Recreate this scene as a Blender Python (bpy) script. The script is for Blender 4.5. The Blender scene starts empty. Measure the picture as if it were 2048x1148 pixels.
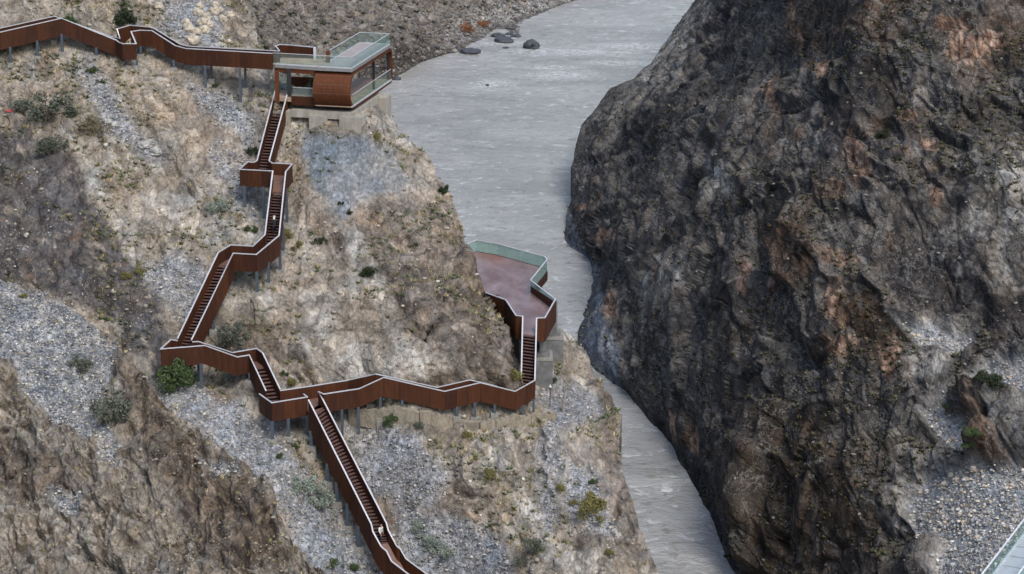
import bpy, math, random, time
import numpy as np
from mathutils import Vector, Matrix
from mathutils.bvhtree import BVHTree
T0 = time.time()
random.seed(7); RNG = np.random.default_rng(11)
scene = bpy.context.scene
COL = scene.collection

# ------------------------------------------------------------------ camera
F = 5000.0; HC = 125.0; PITCH = math.radians(16.0)
cp, sp = math.cos(PITCH), math.sin(PITCH)
CAM = np.array([0., 0., HC]); FW = np.array([0., cp, -sp]); UP = np.array([0., sp, cp]); RT = np.array([1., 0., 0.])
cam = bpy.data.cameras.new('camera'); cam.sensor_width = 36.0; cam.lens = 36.0 * F / 2048.0
cam.clip_start = 1.0; cam.clip_end = 6000.0
co = bpy.data.objects.new('camera', cam); COL.objects.link(co)
co.location = (0, 0, HC); co.rotation_euler = (math.radians(90) - PITCH, 0, 0)
scene.camera = co

def rays(px, py):
    px = np.asarray(px, float)[..., None]; py = np.asarray(py, float)[..., None]
    return FW + RT * (px - 1024) / F + UP * (574 - py) / F
def PD(px, py, D): return CAM + rays(px, py) * np.asarray(D, float)[..., None]
def PZ(px, py, z):
    r = rays(px, py); return CAM + r * ((z - HC) / r[..., 2])[..., None]
def P(px, py, z): return Vector(PZ(px, py, z))
def proj(p):
    d = np.asarray(p, float) - CAM; D = d @ FW
    return 1024 + F * (d @ RT) / D, 574 - F * (d @ UP) / D, D
def D_at_z(px, py, z):
    r = rays(px, py); return (z - HC) / r[..., 2]

# ------------------------------------------------------------------ numpy noise
PERM = np.random.default_rng(3).permutation(4096).astype(np.int64)
GR = np.random.default_rng(4).normal(size=(4096, 3)); GR /= np.linalg.norm(GR, axis=1)[:, None]; GR = GR.astype(np.float32)
def hsh(i, j, k, s=0): return PERM[(PERM[(PERM[(i + s) & 4095] + j) & 4095] + k) & 4095]
def perlin(p, s=0):
    p = np.asarray(p, np.float32); i = np.floor(p).astype(np.int64); f = p - i
    u = f * f * f * (f * (f * 6 - 15) + 10); out = 0
    for a in (0, 1):
        for b in (0, 1):
            for c in (0, 1):
                g = GR[hsh(i[..., 0] + a, i[..., 1] + b, i[..., 2] + c, s)]
                d = f - np.array([a, b, c], np.float32)
                w = (u[..., 0] if a else 1 - u[..., 0]) * (u[..., 1] if b else 1 - u[..., 1]) * (u[..., 2] if c else 1 - u[..., 2])
                out = out + w * (g * d).sum(-1)
    return out * 1.6
def fbm(p, o=4, s=0, g=.5):
    a, r, t = 1., 0, 0
    for k in range(o): r = r + a * perlin(p * 2.03 ** k, s + 17 * k); t += a; a *= g
    return r / t
def ridged(p, o=4, s=0, g=.55):
    a, r, t = 1., 0, 0
    for k in range(o): r = r + a * (1 - np.abs(perlin(p * 2.07 ** k, s + 31 * k)) * 2); t += a; a *= g
    return r / t
def facets(p, s=0, tilt=.9, k=1.15):
    """continuous faceted relief: the upper envelope of randomly tilted rounded plates"""
    p = np.asarray(p, np.float32); i = np.floor(p - .5).astype(np.int64)
    best = np.full(p.shape[:-1], -99., np.float32); b2 = best.copy(); cid = np.zeros(p.shape[:-1], np.int64)
    for a in (0, 1):
        for b in (0, 1):
            for c in (0, 1):
                h = hsh(i[..., 0] + a, i[..., 1] + b, i[..., 2] + c, s)
                d = p - (i + np.array([a, b, c]) + .5 + GR[h] * .3).astype(np.float32)
                v = (GR[(h * 7 + 13) & 4095] * d).sum(-1) * tilt + GR[(h * 3 + 5) & 4095][..., 0] * .3 - k * (d * d).sum(-1)
                m = v > best; b2 = np.where(m, best, np.maximum(b2, v)); best = np.where(m, v, best); cid = np.where(m, h, cid)
    return best + .25, np.clip((best - b2) * 5, 0, 1), cid
def sst(a, b, x):
    t = np.clip((x - a) / (b - a), 0, 1); return t * t * (3 - 2 * t)
def tps_fit(pts):
    a = np.array(pts, float); xy = a[:, :2] / 500; v = 1000.0 / a[:, 2]; n = len(a)
    r2 = ((xy[:, None] - xy[None]) ** 2).sum(-1); K = .5 * r2 * np.log(r2 + 1e-12)
    A = np.zeros((n + 3, n + 3)); A[:n, :n] = K + np.eye(n) * 2e-4; A[:n, n] = 1; A[:n, n + 1:] = xy; A[n, :n] = 1; A[n + 1:, :n] = xy.T
    w = np.linalg.solve(A, np.r_[v, 0, 0, 0]); return xy, w
def tps_eval(m, px, py):
    xy, w = m; q = np.stack([np.ravel(px), np.ravel(py)], -1) / 500; out = np.empty(len(q))
    for s in range(0, len(q), 20000):
        c = q[s:s + 20000]; r2 = ((c[:, None] - xy[None]) ** 2).sum(-1)
        out[s:s + 20000] = (.5 * r2 * np.log(r2 + 1e-12)) @ w[:-3] + w[-3] + c @ w[-2:]
    return (1000.0 / out).reshape(np.shape(px))
def polydist(px, py, poly):
    """signed distance (px), positive inside"""
    p = np.array(poly, float); x = px.ravel(); y = py.ravel(); ins = np.zeros(x.shape, bool); d = np.full(x.shape, 1e9)
    for k in range(len(p)):
        x0, y0 = p[k]; x1, y1 = p[(k + 1) % len(p)]
        if y0 != y1:
            c = ((y0 > y) != (y1 > y)) & (x < (x1 - x0) * (y - y0) / (y1 - y0) + x0); ins ^= c
        ex, ey = x1 - x0, y1 - y0; t = np.clip(((x - x0) * ex + (y - y0) * ey) / (ex * ex + ey * ey + 1e-9), 0, 1)
        d = np.minimum(d, (x - x0 - t * ex) ** 2 + (y - y0 - t * ey) ** 2)
    d = np.sqrt(d); return np.where(ins, d, -d).reshape(px.shape)

# ------------------------------------------------------------------ object helpers
def tag(o, label=None, cat=None, group=None, kind=None):
    if label: o['label'] = label
    if cat: o['category'] = cat
    if group: o['group'] = group
    if kind: o['kind'] = kind
    return o
def thing(name, label, cat, loc=(0, 0, 0), rz=0., group=None):
    o = bpy.data.objects.new(name, None); COL.objects.link(o); o.location = loc; o.rotation_euler = (0, 0, rz)
    return tag(o, label, cat, group)
class MB:
    def __init__(s): s.v = []; s.f = []; s.c = []
    def add(s, vs, fs, c=.5):
        n = len(s.v); s.v += [tuple(v) for v in vs]; s.f += [tuple(n + i for i in f) for f in fs]; s.c += [c] * len(fs)
    def hexa(s, b, t, c=.5):      # b,t : 4 bottom, 4 top (ccw)
        s.add(list(b) + list(t), [(3, 2, 1, 0), (4, 5, 6, 7), (0, 1, 5, 4), (1, 2, 6, 5), (2, 3, 7, 6), (3, 0, 4, 7)], c)
    def box(s, x0, x1, y0, y1, z0, z1, fr=None, c=.5):
        q = [(x0, y0), (x1, y0), (x1, y1), (x0, y1)]
        b = [Vector((x, y, z0)) for x, y in q]; t = [Vector((x, y, z1)) for x, y in q]
        if fr: b = [fr(v) for v in b]; t = [fr(v) for v in t]
        s.hexa(b, t, c)
    def slab(s, poly, z1, z0, c=.5):
        n = len(poly); vs = [(p[0], p[1], z0) for p in poly] + [(p[0], p[1], z1) for p in poly]
        s.add(vs, [tuple(range(n - 1, -1, -1)), tuple(range(n, 2 * n))] + [(i, (i + 1) % n, n + (i + 1) % n, n + i) for i in range(n)], c)
    def wall(s, a, b, h0, h1, th, c=.5, up=0.):   # from a to b (rail tops), hanging h0/h1 below
        d = Vector((b[0] - a[0], b[1] - a[1], 0)); n = Vector((-d.y, d.x, 0)).normalized() * th / 2
        A, B = Vector(a), Vector(b); z = Vector((0, 0, 1))
        s.hexa([A - n - z * h0, B - n - z * h1, B + n - z * h1, A + n - z * h0], [A - n + z * up, B - n + z * up, B + n + z * up, A + n + z * up], c)
    def beam(s, a, b, w, h, c=.5):
        A, B = Vector(a), Vector(b); d = (B - A)
        if d.length < 1e-6: return
        d.normalize(); u = Vector((0, 0, 1)) if abs(d.z) < .95 else Vector((0, 1, 0))
        x = d.cross(u).normalized() * w / 2; y = x.cross(d).normalized() * h / 2
        s.hexa([A - x - y, A + x - y, A + x + y, A - x + y], [B - x - y, B + x - y, B + x + y, B - x + y], c)
    def tube(s, pts, rad, n=6, c=.5):
        rings = []; N = len(pts); base = len(s.v)
        for i, p in enumerate(pts):
            p = Vector(p); d = (Vector(pts[min(i + 1, N - 1)]) - Vector(pts[max(i - 1, 0)])).normalized()
            u = Vector((0, 0, 1)) if abs(d.z) < .9 else Vector((1, 0, 0)); x = d.cross(u).normalized(); y = x.cross(d)
            r = rad[i] if isinstance(rad, (list, tuple)) else rad
            s.v += [tuple(p + (x * math.cos(6.2832 * k / n) + y * math.sin(6.2832 * k / n)) * r) for k in range(n)]
        for i in range(N - 1):
            for k in range(n):
                a = base + i * n + k; b = base + i * n + (k + 1) % n; s.f.append((a, b, b + n, a + n)); s.c.append(c)
        s.f.append(tuple(base + k for k in range(n - 1, -1, -1))); s.c.append(c)
        s.f.append(tuple(base + (N - 1) * n + k for k in range(n))); s.c.append(c)
    def build(s, name, mat, parent=None, smooth=False):
        me = bpy.data.meshes.new(name); me.from_pydata(s.v, [], s.f); me.materials.append(mat)
        at = me.attributes.new('tone', 'FLOAT', 'FACE'); at.data.foreach_set('value', np.array(s.c, np.float32))
        if smooth: me.polygons.foreach_set('use_smooth', [True] * len(me.polygons))
        me.update(); o = bpy.data.objects.new(name, me); COL.objects.link(o)
        if parent is not None:
            o.parent = parent
            if parent.type == 'EMPTY' or parent.parent is not None:
                M = world_of(parent)
                o.matrix_parent_inverse = M.inverted()
        return o
def world_of(o):
    M = Matrix.LocRotScale(o.location, o.rotation_euler, o.scale)
    return M if o.parent is None else world_of(o.parent) @ o.matrix_parent_inverse @ M
def fast_mesh(name, V, Fq, mat, attrs=None, smooth=False):
    me = bpy.data.meshes.new(name); k = Fq.shape[1]; n = len(Fq)
    me.vertices.add(len(V)); me.vertices.foreach_set('co', V.astype(np.float32).ravel())
    me.loops.add(n * k); me.loops.foreach_set('vertex_index', Fq.astype(np.int32).ravel())
    me.polygons.add(n); me.polygons.foreach_set('loop_start', np.arange(0, n * k, k, dtype=np.int32)); me.polygons.foreach_set('loop_total', np.full(n, k, np.int32))
    if smooth: me.polygons.foreach_set('use_smooth', np.ones(n, bool))
    me.update(calc_edges=True)
    for nm, (dom, arr) in (attrs or {}).items():
        if arr.ndim == 2:
            a4 = np.ones((len(arr), 4), np.float32); a4[:, :3] = arr
            at = me.attributes.new(nm, 'FLOAT_COLOR', dom); at.data.foreach_set('color', a4.ravel())
        else:
            at = me.attributes.new(nm, 'FLOAT', dom); at.data.foreach_set('value', arr.astype(np.float32))
    me.materials.append(mat); me.validate()
    o = bpy.data.objects.new(name, me); COL.objects.link(o); return o

# ------------------------------------------------------------------ materials
def mat(name):
    m = bpy.data.materials.new(name); m.use_nodes = True; nt = m.node_tree
    return m, nt, nt.nodes['Principled BSDF']
def nd(nt, t, **kw):
    n = nt.nodes.new(t)
    for k, v in kw.items():
        if k in n.inputs: n.inputs[k].default_value = v
        else: setattr(n, k, v)
    return n
def mixc(nt, a, b, fac, mode='MIX'):
    n = nt.nodes.new('ShaderNodeMix'); n.data_type = 'RGBA'; n.blend_type = mode
    for sck, v in ((0, fac), (6, a), (7, b)):
        if hasattr(v, 'links') or isinstance(v, bpy.types.NodeSocket): nt.links.new(v, n.inputs[sck])
        elif sck == 0: n.inputs[0].default_value = v
        else: n.inputs[sck].default_value = (*v, 1)
    return n.outputs[2]
def ramp(nt, src, lo, hi, a=0., b=1.):
    n = nd(nt, 'ShaderNodeMapRange'); n.inputs[1].default_value = lo; n.inputs[2].default_value = hi; n.inputs[3].default_value = a; n.inputs[4].default_value = b
    nt.links.new(src, n.inputs[0]); return n.outputs[0]
def pos(nt, scale=(1, 1, 1), rot=(0, 0, 0)):
    g = nd(nt, 'ShaderNodeNewGeometry'); mp = nd(nt, 'ShaderNodeMapping'); mp.inputs['Scale'].default_value = scale; mp.inputs['Rotation'].default_value = rot
    nt.links.new(g.outputs['Position'], mp.inputs['Vector']); return mp.outputs[0]
def noise(nt, vec, scale, detail=4, rough=.6, dist=0.):
    n = nd(nt, 'ShaderNodeTexNoise'); n.inputs['Scale'].default_value = scale; n.inputs['Detail'].default_value = detail; n.inputs['Roughness'].default_value = rough; n.inputs['Distortion'].default_value = dist
    nt.links.new(vec, n.inputs['Vector']); return n.outputs[0]
def math_(nt, op, a, b=None):
    n = nd(nt, 'ShaderNodeMath'); n.operation = op
    for i, v in enumerate((a, b)):
        if v is None: continue
        if isinstance(v, (int, float)): n.inputs[i].default_value = v
        else: nt.links.new(v, n.inputs[i])
    return n.outputs[0]

def ground_material():
    m, nt, bs = mat('rock_and_gravel'); L = nt.links.new
    ca = nd(nt, 'ShaderNodeAttribute'); ca.attribute_name = 'albedo'
    ga = nd(nt, 'ShaderNodeAttribute'); ga.attribute_name = 'gravel'
    p = pos(nt, (1, .42, 1))
    n1 = noise(nt, p, .9, 6, .78); n2 = noise(nt, p, 4.5, 3, .8)
    v1 = ramp(nt, n1, .3, .7, .68, 1.34); v2 = ramp(nt, n2, .3, .72, .66, 1.38)
    mul = math_(nt, 'MULTIPLY', v1, v2)
    # small stones: voronoi cell brightness where gravel
    vo = nd(nt, 'ShaderNodeTexVoronoi'); vo.inputs['Scale'].default_value = 3.2; L(p, vo.inputs['Vector'])
    sep = nd(nt, 'ShaderNodeSeparateColor'); L(vo.outputs['Color'], sep.inputs[0])
    cellb = ramp(nt, sep.outputs[0], 0, 1, .62, 1.38); cd = ramp(nt, vo.outputs['Distance'], .15, .75, 1.06, .78)
    gm = math_(nt, 'MULTIPLY', cellb, cd)
    one = nd(nt, 'ShaderNodeMix'); one.data_type = 'FLOAT'; one.inputs[2].default_value = 1.; L(ga.outputs['Fac'], one.inputs[0]); L(gm, one.inputs[3])
    tot = math_(nt, 'MULTIPLY', mul, one.outputs[0])
    # pale mineral filaments, dark cracks (bare rock only)
    inv = math_(nt, 'SUBTRACT', 1.0, ga.outputs['Fac'])
    dv = nd(nt, 'ShaderNodeVectorMath'); dv.operation = 'ADD'; wn = nd(nt, 'ShaderNodeTexNoise'); wn.inputs['Scale'].default_value = .5; wn.inputs['Detail'].default_value = 3; L(p, wn.inputs['Vector'])
    ws = nd(nt, 'ShaderNodeVectorMath'); ws.operation = 'SCALE'; ws.inputs['Scale'].default_value = 1.6; L(wn.outputs['Color'], ws.inputs[0]); L(p, dv.inputs[0]); L(ws.outputs[0], dv.inputs[1])
    fil = None
    for sc_, wd_, off in ((.22, .014, 0), (.6, .014, 7)):
        fn = noise(nt, dv.outputs[0], sc_, 5, .62, .3 + off * .05); r_ = ramp(nt, math_(nt, 'ABSOLUTE', math_(nt, 'SUBTRACT', fn, .5 - off * .004)), 0, wd_, 1, 0); fil = r_ if fil is None else math_(nt, 'MAXIMUM', fil, r_)
    pm = ramp(nt, noise(nt, p, .12, 4, .65), .42, .56); fil = math_(nt, 'MULTIPLY', math_(nt, 'MULTIPLY', fil, pm), inv)
    ck = nd(nt, 'ShaderNodeTexVoronoi'); ck.feature = 'DISTANCE_TO_EDGE'; ck.inputs['Scale'].default_value = .38; L(dv.outputs[0], ck.inputs['Vector'])
    ck2 = nd(nt, 'ShaderNodeTexVoronoi'); ck2.feature = 'DISTANCE_TO_EDGE'; ck2.inputs['Scale'].default_value = 1.1; L(dv.outputs[0], ck2.inputs['Vector'])
    crk = math_(nt, 'MINIMUM', ramp(nt, ck.outputs['Distance'], 0, .07, .45, 1), ramp(nt, ck2.outputs['Distance'], 0, .06, .66, 1))
    tot = math_(nt, 'MULTIPLY', tot, math_(nt, 'ADD', math_(nt, 'MULTIPLY', math_(nt, 'SUBTRACT', crk, 1.), inv), 1.))
    sc = nd(nt, 'ShaderNodeVectorMath'); sc.operation = 'SCALE'; L(ca.outputs['Color'], sc.inputs[0]); L(tot, sc.inputs['Scale'])
    # warm / cool drift
    n3 = noise(nt, p, .35, 5, .7)
    warm = mixc(nt, (.93, 1.0, 1.08), (1.07, .995, .91), ramp(nt, n3, .35, .65))
    c = mixc(nt, sc.outputs[0], warm, 1.0, 'MULTIPLY')
    fc = nd(nt, 'ShaderNodeMix'); fc.data_type = 'RGBA'; fc.clamp_factor = True; L(math_(nt, 'MULTIPLY', fil, .48), fc.inputs[0]); L(c, fc.inputs[6]); fc.inputs[7].default_value = (.34, .325, .295, 1); c = fc.outputs[2]
    L(c, bs.inputs['Base Color']); bs.inputs['Roughness'].default_value = .93
    bs.inputs['Specular IOR Level'].default_value = .15
    hb = math_(nt, 'ADD', math_(nt, 'MULTIPLY', n1, .55), math_(nt, 'MULTIPLY', n2, .22))
    hb = math_(nt, 'SUBTRACT', hb, math_(nt, 'MULTIPLY', vo.outputs['Distance'], .10))
    hb = math_(nt, 'ADD', hb, math_(nt, 'MULTIPLY', math_(nt, 'MULTIPLY', crk, inv), .35))
    b = nd(nt, 'ShaderNodeBump'); b.inputs['Strength'].default_value = .9; b.inputs['Distance'].default_value = .6; L(hb, b.inputs['Height']); L(b.outputs[0], bs.inputs['Normal'])
    return m
def stone_material():
    m, nt, bs = mat('loose_stone'); L = nt.links.new
    ca = nd(nt, 'ShaderNodeAttribute'); ca.attribute_name = 'albedo'
    n1 = noise(nt, pos(nt), 6, 3, .6)
    sc = nd(nt, 'ShaderNodeVectorMath'); sc.operation = 'SCALE'; L(ca.outputs['Color'], sc.inputs[0]); L(ramp(nt, n1, .3, .7, .75, 1.25), sc.inputs['Scale'])
    L(sc.outputs[0], bs.inputs['Base Color']); bs.inputs['Roughness'].default_value = .9; return m
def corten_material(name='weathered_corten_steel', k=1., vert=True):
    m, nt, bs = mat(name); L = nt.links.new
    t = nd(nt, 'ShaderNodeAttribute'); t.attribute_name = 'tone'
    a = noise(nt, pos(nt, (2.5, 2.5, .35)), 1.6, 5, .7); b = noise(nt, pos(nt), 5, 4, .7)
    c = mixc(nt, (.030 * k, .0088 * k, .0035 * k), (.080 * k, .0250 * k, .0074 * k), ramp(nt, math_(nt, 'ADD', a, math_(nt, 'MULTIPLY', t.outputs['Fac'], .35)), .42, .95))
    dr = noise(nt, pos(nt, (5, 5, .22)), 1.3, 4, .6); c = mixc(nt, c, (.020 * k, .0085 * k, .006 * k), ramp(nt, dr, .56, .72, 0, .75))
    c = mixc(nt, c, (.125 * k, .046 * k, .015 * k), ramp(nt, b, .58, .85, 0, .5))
    L(c, bs.inputs['Base Color']); bs.inputs['Roughness'].default_value = .72; bs.inputs['Specular IOR Level'].default_value = .3
    bp = nd(nt, 'ShaderNodeBump'); bp.inputs['Strength'].default_value = .25; bp.inputs['Distance'].default_value = .03; L(b, bp.inputs['Height']); L(bp.outputs[0], bs.inputs['Normal'])
    return m
def simple(name, c, r=.6, metal=0., var=.25, sc=3., spec=.4):
    m, nt, bs = mat(name); n1 = noise(nt, pos(nt), sc, 5, .65)
    col = mixc(nt, tuple(x * (1 - var) for x in c), tuple(min(1, x * (1 + var)) for x in c), ramp(nt, n1, .3, .7))
    nt.links.new(col, bs.inputs['Base Color']); bs.inputs['Roughness'].default_value = r; bs.inputs['Metallic'].default_value = metal; bs.inputs['Specular IOR Level'].default_value = spec
    return m
def glass(name, tint, op=.35):
    m, nt, bs = mat(name); bs.inputs['Base Color'].default_value = (*[t * .55 for t in tint], 1); bs.inputs['Roughness'].default_value = .06; bs.inputs['Specular IOR Level'].default_value = .8
    tr = nd(nt, 'ShaderNodeBsdfTransparent'); tr.inputs[0].default_value = (*tint, 1); mx = nd(nt, 'ShaderNodeMixShader'); mx.inputs[0].default_value = op
    nt.links.new(tr.outputs[0], mx.inputs[1]); nt.links.new(bs.outputs[0], mx.inputs[2]); nt.links.new(mx.outputs[0], nt.nodes['Material Output'].inputs[0]); return m
def concrete():
    m, nt, bs = mat('stained_concrete'); a = noise(nt, pos(nt, (1, 1, .3)), 1.5, 6, .7); b = noise(nt, pos(nt), 9, 4, .7)
    c = mixc(nt, (.25, .235, .195), (.42, .40, .35), ramp(nt, a, .35, .68)); c = mixc(nt, c, (.16, .145, .12), ramp(nt, b, .55, .8, 0, .6))
    nt.links.new(c, bs.inputs['Base Color']); bs.inputs['Roughness'].default_value = .9; return m
def leafy(name, c1, c2):
    m, nt, bs = mat(name); t = nd(nt, 'ShaderNodeAttribute'); t.attribute_name = 'tone'
    nt.links.new(mixc(nt, c1, c2, t.outputs['Fac']), bs.inputs['Base Color']); bs.inputs['Roughness'].default_value = .8; bs.inputs['Specular IOR Level'].default_value = .15; return m

M = dict(ground=ground_material(), stone=stone_material(), corten=corten_material(), corten_light=corten_material('brighter_corten', 1.8),  # corten_light: same corten recipe in a brighter tone, for pavilion parts
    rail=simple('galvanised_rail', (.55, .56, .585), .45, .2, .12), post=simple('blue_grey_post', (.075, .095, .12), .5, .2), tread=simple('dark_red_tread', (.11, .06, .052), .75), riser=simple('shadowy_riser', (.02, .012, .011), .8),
    deck=simple('brown_deck', (.15, .085, .065), .6, 0, .3, 1.2), concrete=concrete(), darkconc=simple('dark_concrete', (.15, .155, .155), .85, 0, .35, 1.5), glass=glass('green_glass', (.74, .90, .86), .34), rglass=glass('clear_green_glass', (.84, .94, .92), .11), slab=simple('grey_fascia', (.25, .25, .25), .6, .2, .15),
    roofdeck=simple('pinkish_deck_boards', (.33, .29, .29), .7, 0, .15, 1.2), tandeck=simple('tan_deck', (.36, .26, .19), .7, 0, .3, .8), dark=simple('dark_steel', (.03, .035, .04), .5, .3), foot=simple('footing_concrete', (.25, .24, .215), .9, 0, .35, 4),
    bark=simple('dry_bark', (.20, .165, .13), .9, 0, .4, 8), red=simple('faded_red_cloth', (.34, .07, .06), .9), wall=None)
# viewing platform floor: purplish-brown sheet steel with wet-looking patches
def platform_floor():
    m, nt, bs = mat('patchy_steel_floor'); a = noise(nt, pos(nt, (.5, .25, 1)), 1.0, 5, .65, .6); b = noise(nt, pos(nt, (.35, .12, 1)), .8, 4, .5)
    c = mixc(nt, (.155, .095, .088), (.27, .20, .205), ramp(nt, a, .38, .66)); c = mixc(nt, c, (.22, .105, .07), ramp(nt, b, .55, .72, 0, .6))
    nt.links.new(c, bs.inputs['Base Color']); nt.links.new(ramp(nt, b, .3, .7, .3, .6), bs.inputs['Roughness']); return m
M['pfloor'] = platform_floor()
def shotcrete():
    m, nt, bs = mat('tan_shotcrete'); a = noise(nt, pos(nt, (1.4, 1.4, .8)), 1.1, 6, .75); c = mixc(nt, (.20, .17, .125), (.36, .32, .25), ramp(nt, a, .35, .65)); b = noise(nt, pos(nt), 4, 5, .7)
    nt.links.new(mixc(nt, c, (.15, .12, .085), ramp(nt, b, .55, .75, 0, .7)), bs.inputs['Base Color']); bs.inputs['Roughness'].default_value = .95
    bp = nd(nt, 'ShaderNodeBump'); bp.inputs['Strength'].default_value = .8; bp.inputs['Distance'].default_value = .3; nt.links.new(a, bp.inputs['Height']); nt.links.new(bp.outputs[0], bs.inputs['Normal']); return m
M['wall'] = shotcrete()

# ------------------------------------------------------------------ walkway layout (photo reading -> world)
def W(pts, z=None):
    return [P(p[0], p[1], p[2] if len(p) > 2 else z) for p in pts]
PAIRS = {}  # name -> list of (left, right) world points
def pair(l, r, z): return (P(l[0], l[1], z), P(r[0], r[1], z))
up_front = W([(-90, 86, 79.75), (0, 65, 80.5), (123, 37, 81.7), (233, 81, 79.4), (237, 85, 79.4), (245, 88, 79.4), (272, 88, 79.4), (262, 63.5, 80.3), (280, 61, 80.3), (304, 62, 80.3), (351, 92, 78.95), (371, 97.5, 78.8), (545, 107.5, 78.8)])
up_back = W([(-90, 79, 79.75), (0, 57, 80.5), (109, 33, 81.7), (226, 75, 79.4), (240, 77.5, 79.4), (234, 58.5, 80.3), (260.5, 51, 80.3), (300, 55, 80.3), (308, 57.5, 80.2), (360, 89, 78.95), (376, 93, 78.8), (559, 102.7, 78.8)])
zzl = W([(552.8, 172.6, 75.2), (514, 322, 69.8), (507.5, 325.4, 69.8), (495.3, 324.4, 69.8), (479.4, 339.3, 69.8), (545.6, 342.6, 69.8), (530, 470, 65.2), (506, 493, 64.6), (461.2, 490.5, 64.6), (436.4, 505.7, 64.6), (355.2, 677.6, 58.8), (355.2, 682, 58.8), (341.7, 680.1, 58.8), (321.8, 698.5, 58.8), (409.6, 691.6, 58.8), (474.4, 714.6, 57.9), (498.4, 710.7, 57.9), (531.9, 782.1, 55.7)])
zzr1 = W([(578.3, 174.8, 75.2), (538.3, 322.7, 69.8), (544, 326.7, 69.8), (584.3, 328.7, 69.8), (571.4, 344.2, 69.8), (558.2, 471.6, 65.2), (512.5, 509.7, 64.6), (466.2, 507, 64.6), (382.8, 680.8, 58.8)])
zzr2 = W([(384.5, 684.3, 58.8), (397, 683.9, 58.8), (465, 705.8, 57.9), (513, 697.5, 57.9), (525.6, 706.9, 57.9), (560, 779, 55.7)])
junc = W([(518.3, 788.4), (543.4, 806.2), (614.4, 794.7), (607, 788.8)], 55.7)
lw_f = W([(636.4, 784.3, 55.7), (647.3, 788.9, 55.7), (718.4, 778, 55.7), (767.7, 755.5, 56.7), (889.3, 783.4, 55.4), (960.4, 765.9, 56.1), (1030, 783.4, 55.4), (1069.8, 761, 56.2), (1073.2, 636.7, 60.)])
lw_b = W([(560, 782, 55.7), (620, 773.3, 55.7), (696.6, 761, 55.7), (751.3, 748.7, 56.7), (874.3, 775.5, 55.4), (940, 760.5, 56.1), (1009.7, 776.6, 55.4), (1042.5, 757, 56.2), (1045.6, 633.2, 60.)])
lgl = W([(617, 800.5, 55.7), (742.5, 1049, 47.7), (745.9, 1064.2, 47.3), (762.8, 1094.6, 46.2), (772.9, 1103, 46.0), (783, 1123.3, 45.3), (815, 1148, 44.6), (880, 1195, 43.1)])
lgr = W([(637.7, 784.3, 55.7), (772.9, 1047.3, 47.7), (776.3, 1060.8, 47.3), (793.2, 1092.9, 46.2), (800, 1098, 46.0), (811.8, 1118.3, 45.3), (852, 1148, 44.6), (915, 1193, 43.1)])
plat = W([(1045.6, 633.2), (1031.7, 631.4), (1011.5, 600.4), (971.4, 586.1), (915, 560), (930, 500), (937.6, 487), (952, 481), (994, 488), (1089.9, 514), (1094, 520), (1061.3, 561), (1110.8, 599.4), (1089.9, 636), (1073.2, 636.7)], 60.)

# ------------------------------------------------------------------ terrain
ctrl = []
def below(pts, hs):
    for p, h in zip(pts, hs):
        if h: q = proj(np.array(p) - [0, 0, h]); ctrl.append((q[0], q[1], q[2]))
below(up_front, [2.8, 2.9, 3.2, 0, 2.1, 0, 2.0, 0, 2.4, 0, 2.2, 2.2, 4.6]); below([(Vector(up_front[11]) * .75 + Vector(up_front[12]) * .25)], [4.0])
below(zzl, [0, 3.0, 0, 0, 3.3, 0, 3.2, 0, 0, 3.4, 0, 3.2, 0, 3.6, 0, 2.4, 0, 3.0]); below(zzr1, [0, 0, 0, 3.4, 0, 0, 3.6, 0, 0]); below(zzr2, [0, 0, 2.8, 0, 2.8, 0])
below([(zzl[0] + zzl[1]) / 2, (zzl[9] + zzl[10]) / 2], [3.2, 3.0])
below(junc, [0, 3.4, 0, 0]); below(lw_f, [0, 3.5, 4.0, 3.0, 2.0, 2.9, 2.1, 3.0, 0]); below(lgl, [0, 3.9, 0, 3.2, 0, 0, 3.2, 3.2]); below(lgr, [0, 3.4, 0, 3.2, 0, 3.2, 3.4, 3.4]); below([(lgl[0] * .66 + lgl[1] * .34), (lgl[0] * .33 + lgl[1] * .67)], [4.0, 4.2])
hill_pts = ctrl + [(-250, -120, 262), (0, -5, 256), (150, -10, 257), (300, -10, 262), (420, -60, 268), (480, 20, 266), (500, 90, 257), (560, 160, 254), (480, 200, 251),
    (0, 300, 244), (0, 550, 234), (150, 450, 237), (300, 650, 228), (-250, 200, 250), (-250, 600, 233), (250, 250, 247), (330, 430, 241.5), (250, 350, 243.5),
    (640, 250, float(D_at_z(640, 250, 72.15))), (705, 254, float(D_at_z(705, 254, 72.0))), (760, 216, float(D_at_z(760, 216, 72.9))), (590, 238, float(D_at_z(590, 238, 72.3))), (775, 198, 260.4), (825, 270, 256), (870, 340, 250.5), (912, 440, 244), (945, 520, 237.5), (960, 560, 234), (985, 620, 228), (1010, 670, 225), (1035, 745, 220),
    (700, 340, 246), (700, 500, 236.5), (600, 400, 241), (800, 400, 245), (850, 600, 228.5), (850, 720, 221.5), (600, 600, 230.5), (600, 700, 225.5), (740, 650, 227),
    (850, 900, 216.5), (850, 1000, 214), (870, 1148, 212), (1050, 1000, 212.5), (1050, 1148, 206.5), (1150, 900, 216.5), (1000, 870, 218), (760, 1300, 205), (1000, 1300, 199), (420, 850, 218), (600, 1000, 212), (650, 1148, 206.5), (300, 760, 224),
    (0, 700, 232), (0, 1148, 222), (300, 1000, 217), (-250, 1300, 215), (0, 1300, 216), (400, 1300, 203), (1238, 930, 216.5), (1320, 1148, 203), (1360, 1300, 193)]
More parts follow.
